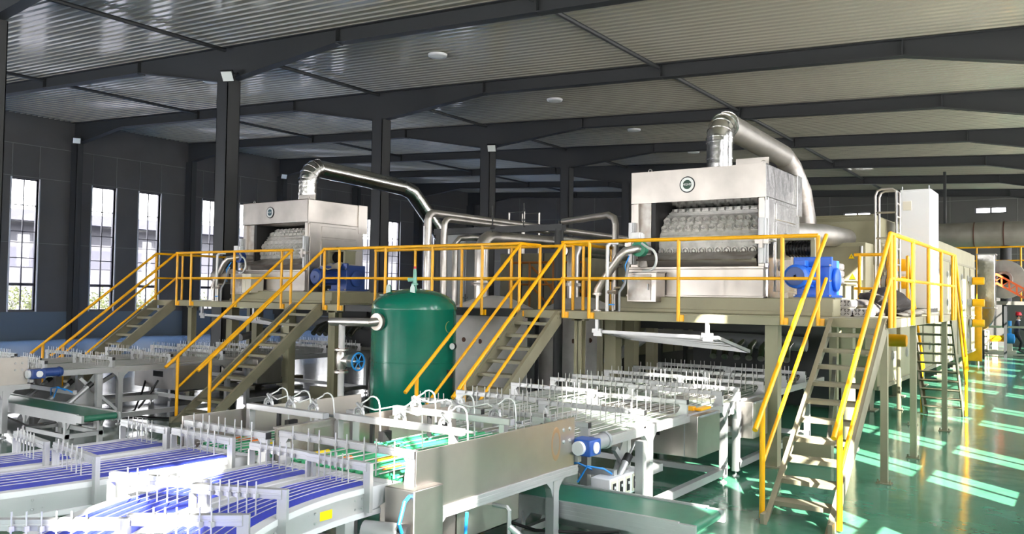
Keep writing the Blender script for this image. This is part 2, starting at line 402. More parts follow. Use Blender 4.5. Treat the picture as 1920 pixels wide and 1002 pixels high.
flood(XW+.75,FR[7]-.3,8.6,65,'small square floodlight high on the window wall beside the bent silver duct')
# ---------------------------------------------------------------- outdoors
struct('ground_outside',M().box(-140,XW-.31,-60,120,-.3,-.12),OUTG)
o=thing('neighbour_building','long pale grey building with a flat eave seen through the windows','building',(-60,30,-.12))
build('wall',M().box(-72,-58,-30,100,-.12,6.6),OUTW,o)
build('eave',M().box(-73,-56.6,-31,101,6.6,7.3),OUTR,o)
build('window_band',M().box(-58,-57.95,-29,99,3.6,4.9),OUTR,o)
def shrub(x,y,h,lab):
    t=thing('shrub',lab,'shrub',(x,y,-.12),'shrubs outside the windows'); s=M(); l=M()
    for k in range(9):
        a=random.uniform(0,6.28); r=random.uniform(.1,.55)
        tip=(x+r*math.cos(a),y+1.2*r*math.sin(a),h*random.uniform(.75,1)); s.tube([(x+.05*math.cos(a),y+.05*math.sin(a),-.12),(x+.6*r*math.cos(a),y+.6*r*math.sin(a),h*.5),tip],[.02,.014,.006],5)
        for q in range(30):
            u=random.uniform(.35,1.05); c=Vector((x+(tip[0]-x)*u+random.gauss(0,.1),y+(tip[1]-y)*u+random.gauss(0,.1),tip[2]*u+random.gauss(0,.06)))
            d1=Vector((random.gauss(0,1),random.gauss(0,1),random.gauss(0,1))).normalized()*.075; d2=d1.orthogonal().normalized()*.04
            l.add([c-d1,c+d2,c+d1,c-d2],[(0,1,2,3)])
    build('stem',s,TWIG,t); build('foliage',l,LEAF,t,smooth=False)
k=0
for c in LC:
    if 15<c<45:
        k+=1
        for d in (-.55,.45): shrub(-40.4+random.uniform(-.3,.3),c*1.08+d,2.3+random.uniform(-.25,.3),'leafy pale green shrub outside the tall windows, beyond the glass')
# ================================================================== PLATFORMS, STAIRS, RAILINGS
ZD=2.005
def platform(name,lab,x0,x1,y0,y1,legs,m_=OLIVE,extra=None):
    t=thing(name,lab,'platform',((x0+x1)/2,(y0+y1)/2,0))
    d=M().box(x0,x1,y0,y1,ZD-.012,ZD)
    if extra: d.box(*extra,ZD-.012,ZD)
    build('deck_plate',d,m_,t,smooth=False)
    b=M().box(x0,x1,y0-.008,y0+.05,ZD-.118,ZD-.012).box(x0,x1,y1-.05,y1,ZD-.118,ZD-.012).box(x0,x0+.05,y0,y1,ZD-.118,ZD-.012).box(x1-.05,x1,y0,y1,ZD-.118,ZD-.012)
    if extra:
        a,b_,c,d_=extra; b.box(b_-.05,b_,c,d_,ZD-.118,ZD-.012).box(a,a+.05,c,d_,ZD-.118,ZD-.012).box(a,b_,d_-.05,d_,ZD-.118,ZD-.012)
    build('edge_beam',b,m_,t,bevel=.004,smooth=False)
    for (x,y,w,kind) in legs:
        l=M()
        if kind=='H':
            l.box(x-w/2,x+w/2,y-w/2,y-w/2+.012,0,ZD-.12).box(x-w/2,x+w/2,y+w/2-.012,y+w/2,0,ZD-.12).box(x-.006,x+.006,y-w/2,y+w/2,0,ZD-.12).box(x-w/2-.05,x+w/2+.05,y-w/2,y+w/2,ZD-.15,ZD-.12)
        else: l.box(x-w/2,x+w/2,y-w/2,y+w/2,0,ZD-.12)
        l.box(x-w/2-.05,x+w/2+.05,y-w/2-.03,y+w/2+.03,0,.012)
        for s in (-1,1): l.cyl((x+s*(w/2+.03),y-.02,.01),(x+s*(w/2+.03),y-.02,.05),.012,6)
        build('leg',l,m_,t,smooth=False)
    return t
YP=10.97
platform('machine_platform','olive steel platform carrying the green-badged machine',-7.4,-2.03,YP,13.6,
  [(-6.45,11.15,.13,'H'),(-2.09,10.55+.5,.08,'S'),(-2.09,13.08,.08,'S'),(-2.09,16.15,.08,'S'),(-3.25,18.63,.07,'S'),(-2.66,16.55,.07,'S'),(-3.0,13.4,.1,'S'),(-7.3,13.4,.12,'H')],extra=(-3.37,-2.03,13.6,17.3))
platform('machine_platform','olive steel platform carrying the blue-badged machine',-17.45,-11.4,YP,13.6,
  [(-16.3,11.15,.13,'H'),(-11.75,11.1,.18,'H'),(-17.2,12.9,.1,'S'),(-17.2,13.4,.12,'H'),(-11.6,13.4,.12,'H')])
platform('walkway_platform','dark grey walkway between the two platforms behind the green tank',-11.38,-7.42,YP+.02,11.78,[(-11.2,11.6,.12,'H'),(-9.9,11.6,.12,'H'),(-7.6,11.6,.14,'H')],DARK)
def post_mb(x,y,foot=None,z0=None,z1=3.05,flange='y'):
    p=M().cyl((x,y,1.90 if z0 is None else z0),(x,y,z1),.026,10)
    if foot: p.box(x+.01,x+.075,y+.0,y+.03,1.90,1.99) if flange=='y' else p.box(x-.03,x,y+.01,y+.075,1.90,1.99)
    return p
def railing(lab,path,posts,mid=True,group='platform railings',z0=None,loc=None,m_=None,zt=3.05,zm=2.5):
    m_=m_ or YEL
    t=thing('railing',lab,'railing',loc or (path[0][0],path[0][1],ZD),group)
    build('top_rail',M().tube([(x,y,zt) for x,y in path],.027,10),m_,t)
    if mid: build('mid_rail',M().tube([(x,y,zm) for x,y in path],.022,10),m_,t)
    for (x,y) in posts: build('post',post_mb(x,y,True,z0,zt,'y' if abs(path[0][1]-path[-1][1])<abs(path[0][0]-path[-1][0]) else 'x'),m_,t)
    return t
YR=YP-.035
railing('yellow railing in front of the machine with the round green badge',[(-6.66,YR),(-2.85,YR)],[(-6.62,YR),(-6.175,YR),(-4.748,YR),(-3.305,YR),(-2.85,YR)])
railing('long yellow railing along the platform side edge, in front of the white cabinet',[(-2.0,YR),(-2.0,16.72)],[(-2.0,YR),(-2.0,11.16),(-2.0,12.5),(-2.0,13.83),(-2.0,15.12),(-2.0,16.45),(-2.0,16.70)])
railing('yellow railing on the front of the dark walkway behind the green tank',[(-11.92,YR),(-7.42,YR),(-7.42,11.5)],[(-11.9,YR),(-11.5,YR),(-10.33,YR),(-9.24,YR),(-8.18,YR),(-7.44,YR),(-7.42,11.5)])
railing('yellow railing on the back of the dark walkway, along the pulp tanks',[(-11.35,11.72),(-6.9,11.72)],[(-11.33,11.72),(-10.32,11.72),(-9.22,11.72),(-8.14,11.72),(-6.92,11.72)],z0=1.99)
railing('short yellow railing running back beside the suction pipe with the green valve',[(-6.66,11.02),(-6.66,12.6)],[(-6.66,11.6),(-6.66,12.55)],z0=1.99)
railing('yellow railing in front of the machine with the round blue badge',[(-16.62,YR),(-12.82,YR)],[(-16.58,YR),(-16.07,YR),(-14.59,YR),(-13.11,YR),(-12.83,YR)])
railing('yellow railing along the platform side edge facing the tall windows',[(-17.38,YR),(-17.38,13.3)],[(-17.38,YR),(-17.38,11.6),(-17.38,13.25)],z0=1.95)
railing('short yellow railing with an open end standing beside the egg tray stand',[(-3.18,14.4),(-2.62,14.4)],[(-3.10,14.4),(-2.66,14.4)],z0=2.0,zt=2.97,zm=2.42)
def stair(name_lab,xl,xr,yt,yb,n=10,grp='platform stairs',rl=None,rr=None):
    t=thing('steel_stair',name_lab,'stair',((xl+xr)/2,yb,0),grp); s=1 if yt>yb else -1
    run=yt-yb
    for x in (xl,xr):
        p=M().prism([(yb-s*.06,0),(yb+s*.17,0),(yt+s*.0,ZD-.19),(yt,ZD),(yt-s*.09,ZD)],'x',x-.006,x+.006)
        e=1 if x==xl else -1
        p.add([(x,yb-s*.06,0),(x+e*.05,yb-s*.06,0),(x+e*.05,yt-s*.09,ZD),(x,yt-s*.09,ZD)],[(0,1,2,3)])
        p.box(x-.02,x+.02,yb-.06,yb+.1,0,.1)
        for i in range(4): p.cyl((x-e*.015,yt-s*(.05+.06*(i%2)),ZD-.05-.06*(i//2)),(x+e*.0,yt-s*(.05+.06*(i%2)),ZD-.05-.06*(i//2)),.014,6)
        build('stringer',p,OLIVED,t,smooth=False)
    tr=None
    for k in range(1,n+1):
        f=k/(n+1); y=yb+run*f; z=ZD*f
        m=M().box(xl+.006,xr-.006,y-.02*s,y+.20*s,z-.006,z).box(xl+.006,xr-.006,y-.02*s,y-.014*s,z-.045,z)
        if tr is None: tr=build('tread',m,OLIVED,t,smooth=False); z1,y1=z,y
        else: copies(tr,t,[(0,y-y1,z-z1)])
    sl=ZD/run*1.02
    for x,xx in ((xl,rl),(xr,rr)):
        xx=x if xx is None else xx
        yy=yt-s*.035
        zb=3.05-sl*abs(yt-yb)*s*(1 if s>0 else -1)
        ye=yb-s*.08
        def zt(y): return 3.05-abs(sl)*abs(yy-y)
        h=M().tube([(xx,yy+s*.0,3.05),(xx,ye-s*.05,zt(ye-s*.05))],.027,10); build('handrail',h,YEL,t)
        yp=yb+s*.10
        build('mid_handrail',M().cyl((xx,yy,2.5),(xx,yp,2.5-abs(sl)*abs(yy-yp)),.022,10),YEL,t)
        build('handrail_post',M().cyl((xx,yp,0.02),(xx,yp,zt(yp)),.028,10),YEL,t)
        if s<0: build('handrail_post',M().cyl((xx,yy,1.9),(xx,yy,3.05),.026,10),YEL,t)
    return t
stair('olive sunlit steel stair with yellow handrails standing on the bare green floor',-2.70,-2.05,YP,8.36,rl=-2.75,rr=-2.0)
stair('olive steel stair with yellow handrails between the green tank and the green-badged machine',-7.38,-6.68,YP,8.4,rl=-7.42,rr=-6.62)
stair('olive steel stair with yellow handrails between the blue-badged machine and the green tank',-12.74,-11.96,YP,8.4,rl=-12.8,rr=-11.9)
stair('olive steel stair with yellow handrails in front of the tall windows',-17.36,-16.66,YP,8.4,rl=-17.38,rr=-16.60)
stair('steep stair going down at the end of the long railing by the white cabinet',-2.74,-2.05,16.75,18.45,n=10,rl=-2.78,rr=-2.0)
# ================================================================== FORMING MACHINES
def tilted(m,pivot,ang):
    T=Matrix.Translation(pivot)@Matrix.Rotation(R(ang),4,'X')@Matrix.Translation(-Vector(pivot))
    m.v=[tuple(T@Vector(p)) for p in m.v]; return m
def text_mb(s,size,T,depth=.004):
    c=bpy.data.curves.new('lettering','FONT'); c.body=s; c.size=size; c.align_x='CENTER'; c.align_y='CENTER'; c.extrude=depth/2
    o=bpy.data.objects.new('lettering',c); COL.objects.link(o); me=o.to_mesh()
    m=M(); m.add([T@v.co for v in me.vertices],[tuple(p.vertices) for p in me.polygons]); o.to_mesh_clear(); bpy.data.objects.remove(o); bpy.data.curves.remove(c); return m
def machine(dx,lab,badge_mat,rot):
    X=lambda x:x+dx
    t=thing('forming_machine',lab,'machine',(X(-4.9),12.6,ZD))
    build('base',M().box(X(-6.05),X(-2.85),11.7,14.2,ZD,2.24).box(X(-6.05),X(-2.85),11.66,11.7,ZD,ZD+.06),OLIVE,t,bevel=.01)
    b=M().box(X(-6.0),X(-3.86),11.88,13.45,2.24,2.69).box(X(-6.02),X(-3.84),11.84,11.88,2.66,2.70).box(X(-6.02),X(-3.84),11.84,11.90,2.24,2.27)
    build('lower_tank',b,STEEL,t,bevel=.006)
    build('trough',M().prism([(11.98,2.69),(12.3,2.69),(12.3,2.82),(11.93,2.82)],'x',X(-5.72),X(-3.98)),STEEL,t,bevel=.004)
    build('tray_lip',M().prism([(11.72,2.80),(11.73,2.787),(12.12,2.925),(12.12,2.94)],'x',X(-5.80),X(-3.98)).prism([(11.72,2.80),(12.12,2.94),(12.12,2.80)],'x',X(-5.80),X(-5.79)),STEELD,t)
    sp=M().box(X(-3.86),X(-3.81),11.95,13.5,2.24,3.70).box(X(-3.81),X(-3.79),12.25,13.3,2.34,3.36).box(X(-3.81),X(-3.795),12.27,13.28,3.40,3.64)
    build('side_panel',sp,STEEL if dx else STEELB,t,bevel=.006)
    build('side_panel',M().box(X(-6.0),X(-5.95),11.95,13.5,2.24,3.70),STEEL,t,bevel=.006)
    build('bearing_cover',M().lathe((X(-3.79),12.72,3.06),[(.0,.03),(.10,.03),(.165,.012),(.165,-.01)],24,'x'),BLACK,t)
    bt=M()
    for q in range(6):
        a=q*math.pi/3; bt.cyl((X(-3.79),12.42+.05*math.cos(a),2.72+.05*math.sin(a)),(X(-3.77),12.42+.05*math.cos(a),2.72+.05*math.sin(a)),.014,6)
    bt.lathe((X(-3.79),12.42,2.72),[(.0,.02),(.03,.02),(.075,.008),(.075,0)],16,'x'); build('bolted_hub',bt,STEELD,t)
    build('inner_back',M().box(X(-5.95),X(-3.86),13.40,13.45,2.7,3.7).box(X(-5.66),X(-5.60),12.0,12.9,2.7,3.7).box(X(-3.98),X(-3.93),12.0,12.9,2.7,3.7),BLACK,t)
    for xa,xb in ((-5.95,-5.86),(-3.95,-3.86)):
        build('front_post',M().box(X(xa),X(xb),11.93,12.03,2.69,3.70),STEEL,t,bevel=.005)
    build('front_post',M().box(X(-5.86),X(-5.67),11.99,12.02,2.69,3.70),STEELD,t)
    for xa in (-6.0,-3.93): build('guide_rail',M().box(X(xa),X(xa+.10),11.86,11.94,2.74,3.40).box(X(xa+.02),X(xa+.08),11.84,11.86,2.74,3.40),ALU,t,bevel=.004)
    for xa in (-6.03,-3.96): build('clamp',M().box(X(xa),X(xa+.2),11.80,11.90,3.02,3.08).box(X(xa+.07),X(xa+.12),11.78,11.84,2.96,3.12).cyl((X(xa-.05),11.83,3.05),(X(xa+.3),11.83,3.05),.012,8),PIPE,t)
    h=M().box(X(-5.97),X(-3.83),11.9,11.915,3.70,4.19).box(X(-5.97),X(-3.83),13.58,13.6,3.70,4.19).box(X(-5.97),X(-5.955),11.9,13.6,3.70,4.19).box(X(-3.845),X(-3.83),11.9,13.6,3.66,4.19).box(X(-5.97),X(-3.83),11.9,13.6,4.175,4.19).box(X(-5.97),X(-3.83),11.9,13.6,3.70,3.715)
    h.box(X(-3.83),X(-3.80),13.35,13.62,3.55,4.19)
    hood=build('hood',h,STEEL if dx else STEELB,t,bevel=.004)
    if not dx: build('hood_front',M().box(X(-5.97),X(-3.835),11.893,11.90,3.70,4.19),STEEL,t)
    build('roof_bracket',M().box(X(-4.35),X(-3.86),12.1,12.12,4.19,4.31),STEEL,t)
    for xx in (-5.7,-3.9): build('lifting_eye',M().tube([(X(xx)+.03*math.cos(a*.7),12.0,4.215+.03*math.sin(a*.7)) for a in range(9)],.008,6,closed=True),PIPE,t)
    # round badge with lettering
    cx,cz=X(-5.03),3.95
    bd=build('badge',M().lathe((cx,11.893,cz),[(0,-.004),(.125,-.004),(.125,0)],36,'y'),BLACK,t)
    build('badge_ring',M().lathe((cx,11.887,cz),[(.068,-.003),(.108,-.003),(.108,.003),(.068,.003),(.068,-.003)],36,'y'),SILV,bd)
    build('badge_disc',M().lathe((cx,11.886,cz),[(0,-.004),(.07,-.004),(.07,.004)],36,'y'),badge_mat,bd)
    T=Matrix.Translation((cx,11.880,cz))@Matrix.Rotation(R(90),4,'X')
    build('lettering',text_mb('HGHY',.052,T),SILV,bd,smooth=False)
    # mould drum: 8 plates round a shaft along X
    cy,cz=12.78,2.98
    dr=build('drum_shaft',M().cyl((X(-5.62),cy,cz),(X(-3.96),cy,cz),.12,16).lathe((X(-5.6),cy,cz),[(0,0),(.5,0),(.5,.02),(0,.02)],16,'x').lathe((X(-4.0),cy,cz),[(0,0),(.5,0),(.5,.02),(0,.02)],16,'x'),STEELD,t)
    rad=.60
    for k in range(8):
        ang=rot+45*k
        a=(ang+720)%360
        if 170<a<300: continue     # faces turned to the back of the casing
        m=M().box(X(-5.59),X(-4.03),cy-rad-.05,cy-rad,cz-.20,cz+.20).box(X(-5.60),X(-4.02),cy-rad-.02,cy-rad+.01,cz-.235,cz+.235)
        for q in range(16):
            xx=X(-5.56+q*.1); m.cyl((xx,cy-rad-.06,cz+.19),(xx,cy-rad-.04,cz+.19),.008,6); m.cyl((xx,cy-rad-.06,cz-.19),(xx,cy-rad-.04,cz-.19),.008,6)
        pl=build('mould_plate',tilted(m,(0,cy,cz),-ang),PLATE,t,smooth=False)
        if a>=300 or a<=100:
            def cup(j,r): 
                c=M(); x=X(-5.525+j*.1305); z=cz+(.078 if r else -.078); y=cy-rad-.05
                c.lathe((x,y,z),[(.062,.0),(.060,-.050),(.050,-.052),(.036,-.004),(.026,-.004),(.020,-.036),(0,-.038)],8,'y')
                c.box(x-.052,x+.052,y-.02,y,z-.06,z-.045)
                return tilted(c,(0,cy,cz),-ang)
            for r in (0,1):
                c0=build('mould_cup',cup(0,r),CUPM,pl)
                copies(c0,pl,[(j*.1305,0,0) for j in range(1,12)])
    # control box on the front
    cb=build('control_box',M().box(X(-5.84),X(-5.36),11.52,11.84,2.16,2.60).box(X(-5.86),X(-5.34),11.50,11.84,2.60,2.615),STEEL,t,bevel=.004)
    build('box_door',M().box(X(-5.81),X(-5.44),11.505,11.52,2.185,2.575),STEELD,cb,bevel=.003)
    build('door_handle',M().box(X(-5.49),X(-5.475),11.48,11.505,2.34,2.43),ALU,cb)
    if dx: build('cream_cover',M().box(X(-5.42),X(-5.12),11.50,11.84,2.2,2.60).box(X(-5.30),X(-5.29),11.49,11.5,2.2,2.6),CREAM,t,bevel=.006)
    return t
machine(0,'stainless forming machine with a round green badge on its hood, under a foil duct',BADGE,-9)
machine(-9.65,'stainless forming machine with a round blue badge on its hood, in front of windows',BADGEB,-30)
def drive(dx,lab,mt):
    X=lambda x:x+dx
    t=thing('drive_motor',lab,'motor',(X(-3.3),12.3,2.24),'blue drive motors')
    build('motor_body',M().lathe((X(-3.36),11.75,2.55),[(0,-.05),(.13,-.05),(.165,-.02),(.165,.1),(.15,.12),(.15,.55),(0,.55)],24,'y'),mt,t)
    fn=M()
    for q in range(14):
        a=q*2*math.pi/14; fn.bar((X(-3.36)+.15*math.cos(a),12.07,2.55+.15*math.sin(a)),(X(-3.36)+.172*math.cos(a),12.07,2.55+.172*math.sin(a)),.35,.012,up=(-math.sin(a),0,math.cos(a)))
    build('cooling_fins',fn,mt,t)
    build('fan_grille',M().lathe((X(-3.36),11.695,2.55),[(.02,0),(.05,-.004),(.08,0),(.11,-.004),(.13,0)],24,'y'),BLUED,t)
    build('gearbox',M().box(X(-3.50),X(-3.04),12.28,12.82,2.26,2.80).box(X(-3.54),X(-3.0),12.24,12.86,2.26,2.30).box(X(-3.54),X(-3.0),12.24,12.30,2.70,2.84).lathe((X(-3.04),12.55,2.52),[(.17,0),(.17,.05),(.1,.07),(0,.07)],20,'x'),mt,t,bevel=.012)
    bo=M()
    for x in (-3.52,-3.02):
        for z in (2.29,2.5,2.72): bo.cyl((X(x),12.22,z),(X(x),12.25,z),.016,6)
    build('flange_bolts',bo,STEELD,t)
    build('feet',M().box(X(-3.6),X(-2.95),12.2,12.9,2.24,2.262),OLIVE,t)
    build('terminal_box',M().box(X(-3.43),X(-3.28),11.9,12.08,2.70,2.78),mt,t,bevel=.008)
drive(0,'bright blue drive motor with gearbox on the green-badged machine',BLUEM)
drive(-9.65,'dark blue drive motor with gearbox, a white cloth on it',BLUED)
o=build('cloth',M().add([(-13.16+.10*i+.02*math.sin(j*2+i),11.9+.11*j,2.80+.035*math.sin(i*1.7+j)-.09*(j<3)*(1+.5*abs(i-1.5)*.5)+.05) for j in range(5) for i in range(5)],[(j*5+i,j*5+i+1,j*5+i+6,j*5+i+5) for j in range(4) for i in range(4)]),CLOTH,label='crumpled white cloth lying on the dark blue motor',cat='cloth')
md=o.modifiers.new('thick','SOLIDIFY'); md.thickness=.012
for dx,lb in ((0,'black ribbed blower motor above the bright blue motor'),(-9.65,'black blower motor above the dark blue motor')):
    t=thing('blower_motor',lb,'motor',(-3.55+dx,12.5,2.84),'black blower motors')
    f=M().cyl((-3.76+dx,12.62,2.98),(-3.36+dx,12.62,2.98),.10,18)
    for q in range(8): f.lathe((-3.70+dx+q*.045,12.62,2.98),[(.10,0),(.125,0),(.125,.012),(.10,.012)],18,'x')
    build('motor_body',f,BLACK,t); build('support_arm',M().box(-3.80+dx,-3.3+dx,12.45,12.8,3.10,3.13).box(-3.80+dx,-3.74+dx,12.45,12.8,2.83,3.1).box(-3.36+dx,-3.30+dx,12.48,12.78,2.83,3.1),OLIVE,t)
# exhaust ducts
def duct(dx,lab,run,down):
    t=thing('exhaust_duct',lab,'duct',(-4.87+dx,12.8,4.19),'foil wrapped exhaust ducts')
    x=-4.87+dx; y=12.8; r=.205
    p1=[(x,y,4.19),(x,y,4.45),(x,y,4.72)]
    build('riser',M().tube(p1,r,24),STEELB,t)
    el=[(x,y+.34-.34*math.cos(R(a)),4.72+.34*math.sin(R(a))) for a in range(0,86,9)]
    build('elbow',M().tube(el,r+.005,24),STEELB,t)
    e=el[-1]; seg=[e]+run; build('cross_run',M().tube(seg,r,24),DUCTG if not dx else STEELB,t)
    build('downpipe',M().tube([run[-1]]+down,r,24),STEELB if dx else STEELD,t)
    sm=M()
    for q in (p1[1],p1[2]): sm.lathe(q,[(r,-.01),(r+.012,-.01),(r+.012,.01),(r,.01)],24)
    for a in range(9,86,18):
        c=Vector((x,y+.34-.34*math.cos(R(a)),4.72+.34*math.sin(R(a)))); d=Vector((0,math.sin(R(a)),math.cos(R(a))))*.008
        sm.tube([c-d,c+d],r+.016,24)
    build('foil_seam',sm,STEELB,t)
duct(0,'tall bent duct on top of the green-badged machine',[(-4.87,14.6,5.02),(-4.86,16.1,4.98)],[(-4.82,16.5,4.80),(-4.7,16.75,4.35),(-4.6,16.9,3.45)])
duct(-9.65,'long bent silver duct from the blue-badged machine, sloping down behind pipes',[(-14.52,14.2,5.02),(-14.5,15.9,4.95)],[(-14.42,16.2,4.85),(-14.3,16.7,4.3),(-14.05,17.6,3.2),(-14.0,17.9,2.4)])
build('cone_duct',M().tube([(-4.2,14.3,3.36),(-4.0,15.6,3.40),(-3.85,16.9,3.42)],[.17,.2,.17],24),DUCTG,label='grey horizontal duct between the green-badged machine and the olive oven',cat='duct')
# suction pipes with green valves
def suction(dx,lab,mt):
    X=lambda x:x+dx
    t=thing('suction_pipe',lab,'pipe',(X(-6.3),11.42,ZD),'suction pipes')
    build('slanted_pipe',M().tube([(X(-6.3),11.42,2.25),(X(-6.29),11.42,2.34),(X(-6.22),11.42,2.45),(X(-6.0),11.42,2.74),(X(-5.93),11.42,2.84),(X(-5.84),11.44,2.93),(X(-5.7),11.6,2.97),(X(-5.7),11.95,2.97)],.062,14),PIPE,t)
    build('pipe_foot',M().lathe((X(-6.3),11.42,ZD),[(.07,0),(.07,.02),(.03,.02),(.03,.25),(.075,.25),(.075,.28),(0,.30)],14),PIPE,t)
    build('butterfly_valve',M().lathe((X(-5.70),11.66,2.97),[(.075,-.07),(.12,-.06),(.12,.06),(.075,.07)],20,'y'),mt,t)
    build('actuator',M().box(X(-5.80),X(-5.66),11.55,11.7,3.10,3.22).box(X(-5.66),X(-5.62),11.58,11.66,3.12,3.2).cyl((X(-5.72),11.62,3.08),(X(-5.72),11.62,3.11),.03,10),WHITE,t,bevel=.008)
    build('milky_tube',M().tube([(X(-5.64),11.6,3.05)]+[(X(-5.50)+.13*math.sin(R(a)),11.55,2.80+.17*math.cos(R(a))) for a in range(0,181,20)]+[(X(-5.62),11.6,2.63)],.02,8),HOSEW,t)
    build('tap_pipe',M().tube([(X(-5.97),11.3,2.01),(X(-5.97),11.3,2.32),(X(-5.94),11.3,2.36),(X(-5.84),11.3,2.37)],.018,8).cyl((X(-6.05),11.3,2.3),(X(-5.9),11.3,2.3),.03,8),PIPE,t)
    build('tap_handle',M().box(X(-6.02),X(-5.93),11.26,11.28,2.10,2.12),HOSE,t)
    build('drain_pipe',M().tube([(X(-5.86),11.3,2.01),(X(-5.86),11.3,2.2),(X(-5.87),11.32,2.3),(X(-5.8),11.35,2.42),(X(-5.78),11.4,2.65),(X(-5.78),11.45,2.75)],.02,8),PLAST,t)
    build('air_hose',M().tube([(X(-5.8),11.5,2.86),(X(-5.82),11.4,2.7),(X(-5.78),11.38,2.55),(X(-5.86),11.4,2.48),(X(-5.8),11.4,2.44)],.01,6),HOSE,t)
    build('standpipe',M().cyl((X(-6.1),11.36,ZD),(X(-6.1),11.36,3.02),.028,10).tube([(X(-6.1),11.36,3.0),(X(-6.08),11.4,3.06),(X(-6.0),11.5,3.06)],.03,10),WHITE,t)
    return t
suction(0,'slanted steel suction pipe with a green valve',GRNV)
suction(-9.65,'slanted steel suction pipe with a dark valve in front of a window',BLUED)
build('capped_pipe',M().lathe((-16.02,11.6,2.55),[(0,-.14),(.09,-.13),(.16,-.08),(.17,.0),(.165,.5),(0,.5)],20,'x'),STEELD,label='large dull capped steel pipe beside the blue-badged machine, in front of a window',cat='pipe')
# ================================================================== TANKS AND PIPES
t=thing('pressure_tank','large green pressure tank standing between the two middle stairs','tank',(-8.72,9.9,0))
TX,TY=-8.72,9.9
dome=[(.66*math.sin(R(a)),2.02+.29*math.cos(R(a))) for a in range(0,91,9)]
build('shell',M().lathe((TX,TY,0),[(0,.12),(.5,.16),(.66,.38)]+[(.66,1.18),(.664,1.185),(.664,1.195),(.66,1.20),(.66,1.97),(.666,1.985),(.666,2.0),(.66,2.02)]+list(reversed(dome))[1:],56),TANKG,t)
for k in range(3):
    a=k*2.09+.4; build('leg',M().box(TX+.5*math.cos(a)-.05,TX+.5*math.cos(a)+.05,TY+.5*math.sin(a)-.05,TY+.5*math.sin(a)+.05,0,.35),TANKG,t)
for sx in (-.26,.24): build('lifting_lug',M().prism([(TX+sx-.05,2.22),(TX+sx+.05,2.24),(TX+sx+.045,2.33),(TX+sx+.02,2.37),(TX+sx-.02,2.37),(TX+sx-.045,2.33)],'y',TY-.32,TY-.30).box(TX+sx-.11,TX+sx+.06,TY-.4,TY-.2,2.2,2.212),TANKG,t)
vv=build('safety_valve',M().lathe((TX,TY,0),[(.035,2.29),(.035,2.36),(.055,2.37),(.055,2.39),(.035,2.40),(.03,2.5)],12).cyl((TX,TY,2.45),(TX-.10,TY-.04,2.45),.035,10).lathe((TX,TY,0),[(.03,2.5),(.026,2.6),(.015,2.64)],10),TEAL,t)
build('valve_cap',M().cyl((TX,TY,2.60),(TX,TY,2.66),.02,10),REDH,vv)
g=build('pressure_gauge',M().cyl((TX+.60,TY+.10,1.42),(TX+.72,TY+.08,1.43),.014,8).lathe((TX+.74,TY+.06,1.44),[(0,-.02),(.055,-.02),(.055,.02),(0,.02)],18,'y'),BLACK,t)
build('gauge_face',M().lathe((TX+.74,TY+.037,1.44),[(0,-.001),(.048,-.001),(.048,.002)],18,'y'),WHITE,g)
def on_tank(az,z,r=.662): a=R(az); return Vector((TX+r*math.cos(a),TY+r*math.sin(a),z))
mk=M()
for i in range(11):      # faded crescent stencil
    a0,a1=R(80+i*18),R(80+(i+1)*18); w0=.012*math.sin(math.pi*i/11)+.002; w1=.012*math.sin(math.pi*(i+1)/11)+.002
    q=[on_tank(4+(.085*math.cos(a))*80,1.73+.085*math.sin(a)) for a in (a0,a1)]; u=[on_tank(4+((.085-w)*math.cos(a))*80,1.73+(.085-w)*math.sin(a)) for a,w in ((a0,w0),(a1,w1))]
    mk.add([q[0],q[1],u[1],u[0]],[(0,1,2,3)])
for k,s in enumerate(('S','e')):
    p=on_tank(-3+k*6,1.54); T=Matrix.Translation(p)@Matrix.Rotation(R(-3+k*6+90),4,'Z')@Matrix.Rotation(R(90),4,'X'); l=text_mb(s,.075,T); mk.add(l.v,l.f)
build('stencil_mark',mk,GOLD,t,smooth=False)
build('name_plate',M().box(TX+.645,TX+.68,TY+.02,TY+.14,.95,1.08),BLACK,t)
# steam pipe with hand-wheel valve left of the tank
t=thing('steam_pipe','pale steel pipe with a flanged valve and blue hand wheel at the green tank','pipe',(-9.48,9.1,0))
PX,PY=-9.48,9.1
build('horizontal_pipe',M().tube([(PX-.24,PY,1.78),(PX+.45,PY,1.79),(PX+.58,PY+.01,1.79),(TX-.12,TY-.71,1.80),(TX-.11,TY-.64,1.80)],.065,14),PIPE,t)
build('flange',M().lathe((TX-.115,TY-.70,1.80),[(0,-.025),(.13,-.025),(.13,.0),(.10,.0),(.10,.012),(.13,.012),(.13,.035),(0,.035)],22,'y'),STEELD,t)
build('vertical_pipe',M().cyl((PX,PY,.02),(PX,PY,1.76),.05,14),CONC,t)
vb=build('valve_body',M().lathe((PX,PY,0),[(.05,1.0),(.11,1.0),(.11,1.03),(.06,1.05),(.085,1.14),(.085,1.24),(.06,1.32),(.11,1.34),(.11,1.37),(.05,1.37)],18).lathe((PX+.05,PY,1.19),[(.07,0),(.07,.1),(.095,.1),(.095,.15),(.03,.15),(.02,.30)],16,'x'),PIPE,t)
hw=M().tube([(PX+.36,PY+.13*math.cos(R(a)),1.19+.13*math.sin(R(a))) for a in range(0,360,15)],.014,8,closed=True)
for a in range(0,360,60): hw.cyl((PX+.36,PY,1.19),(PX+.36,PY+.13*math.cos(R(a)),1.19+.13*math.sin(R(a))),.009,6)
hw.cyl((PX+.33,PY,1.19),(PX+.38,PY,1.19),.025,10); build('hand_wheel',hw,BLUEV,vb)
for z in (1.015,1.355): 
    rb=M()
    for q in range(6): rb.cyl((PX+.085*math.cos(q),PY+.085*math.sin(q),z-.03),(PX+.085*math.cos(q),PY+.085*math.sin(q),z+.03),.01,6)
    build('flange_bolts',rb,RUST,vb)
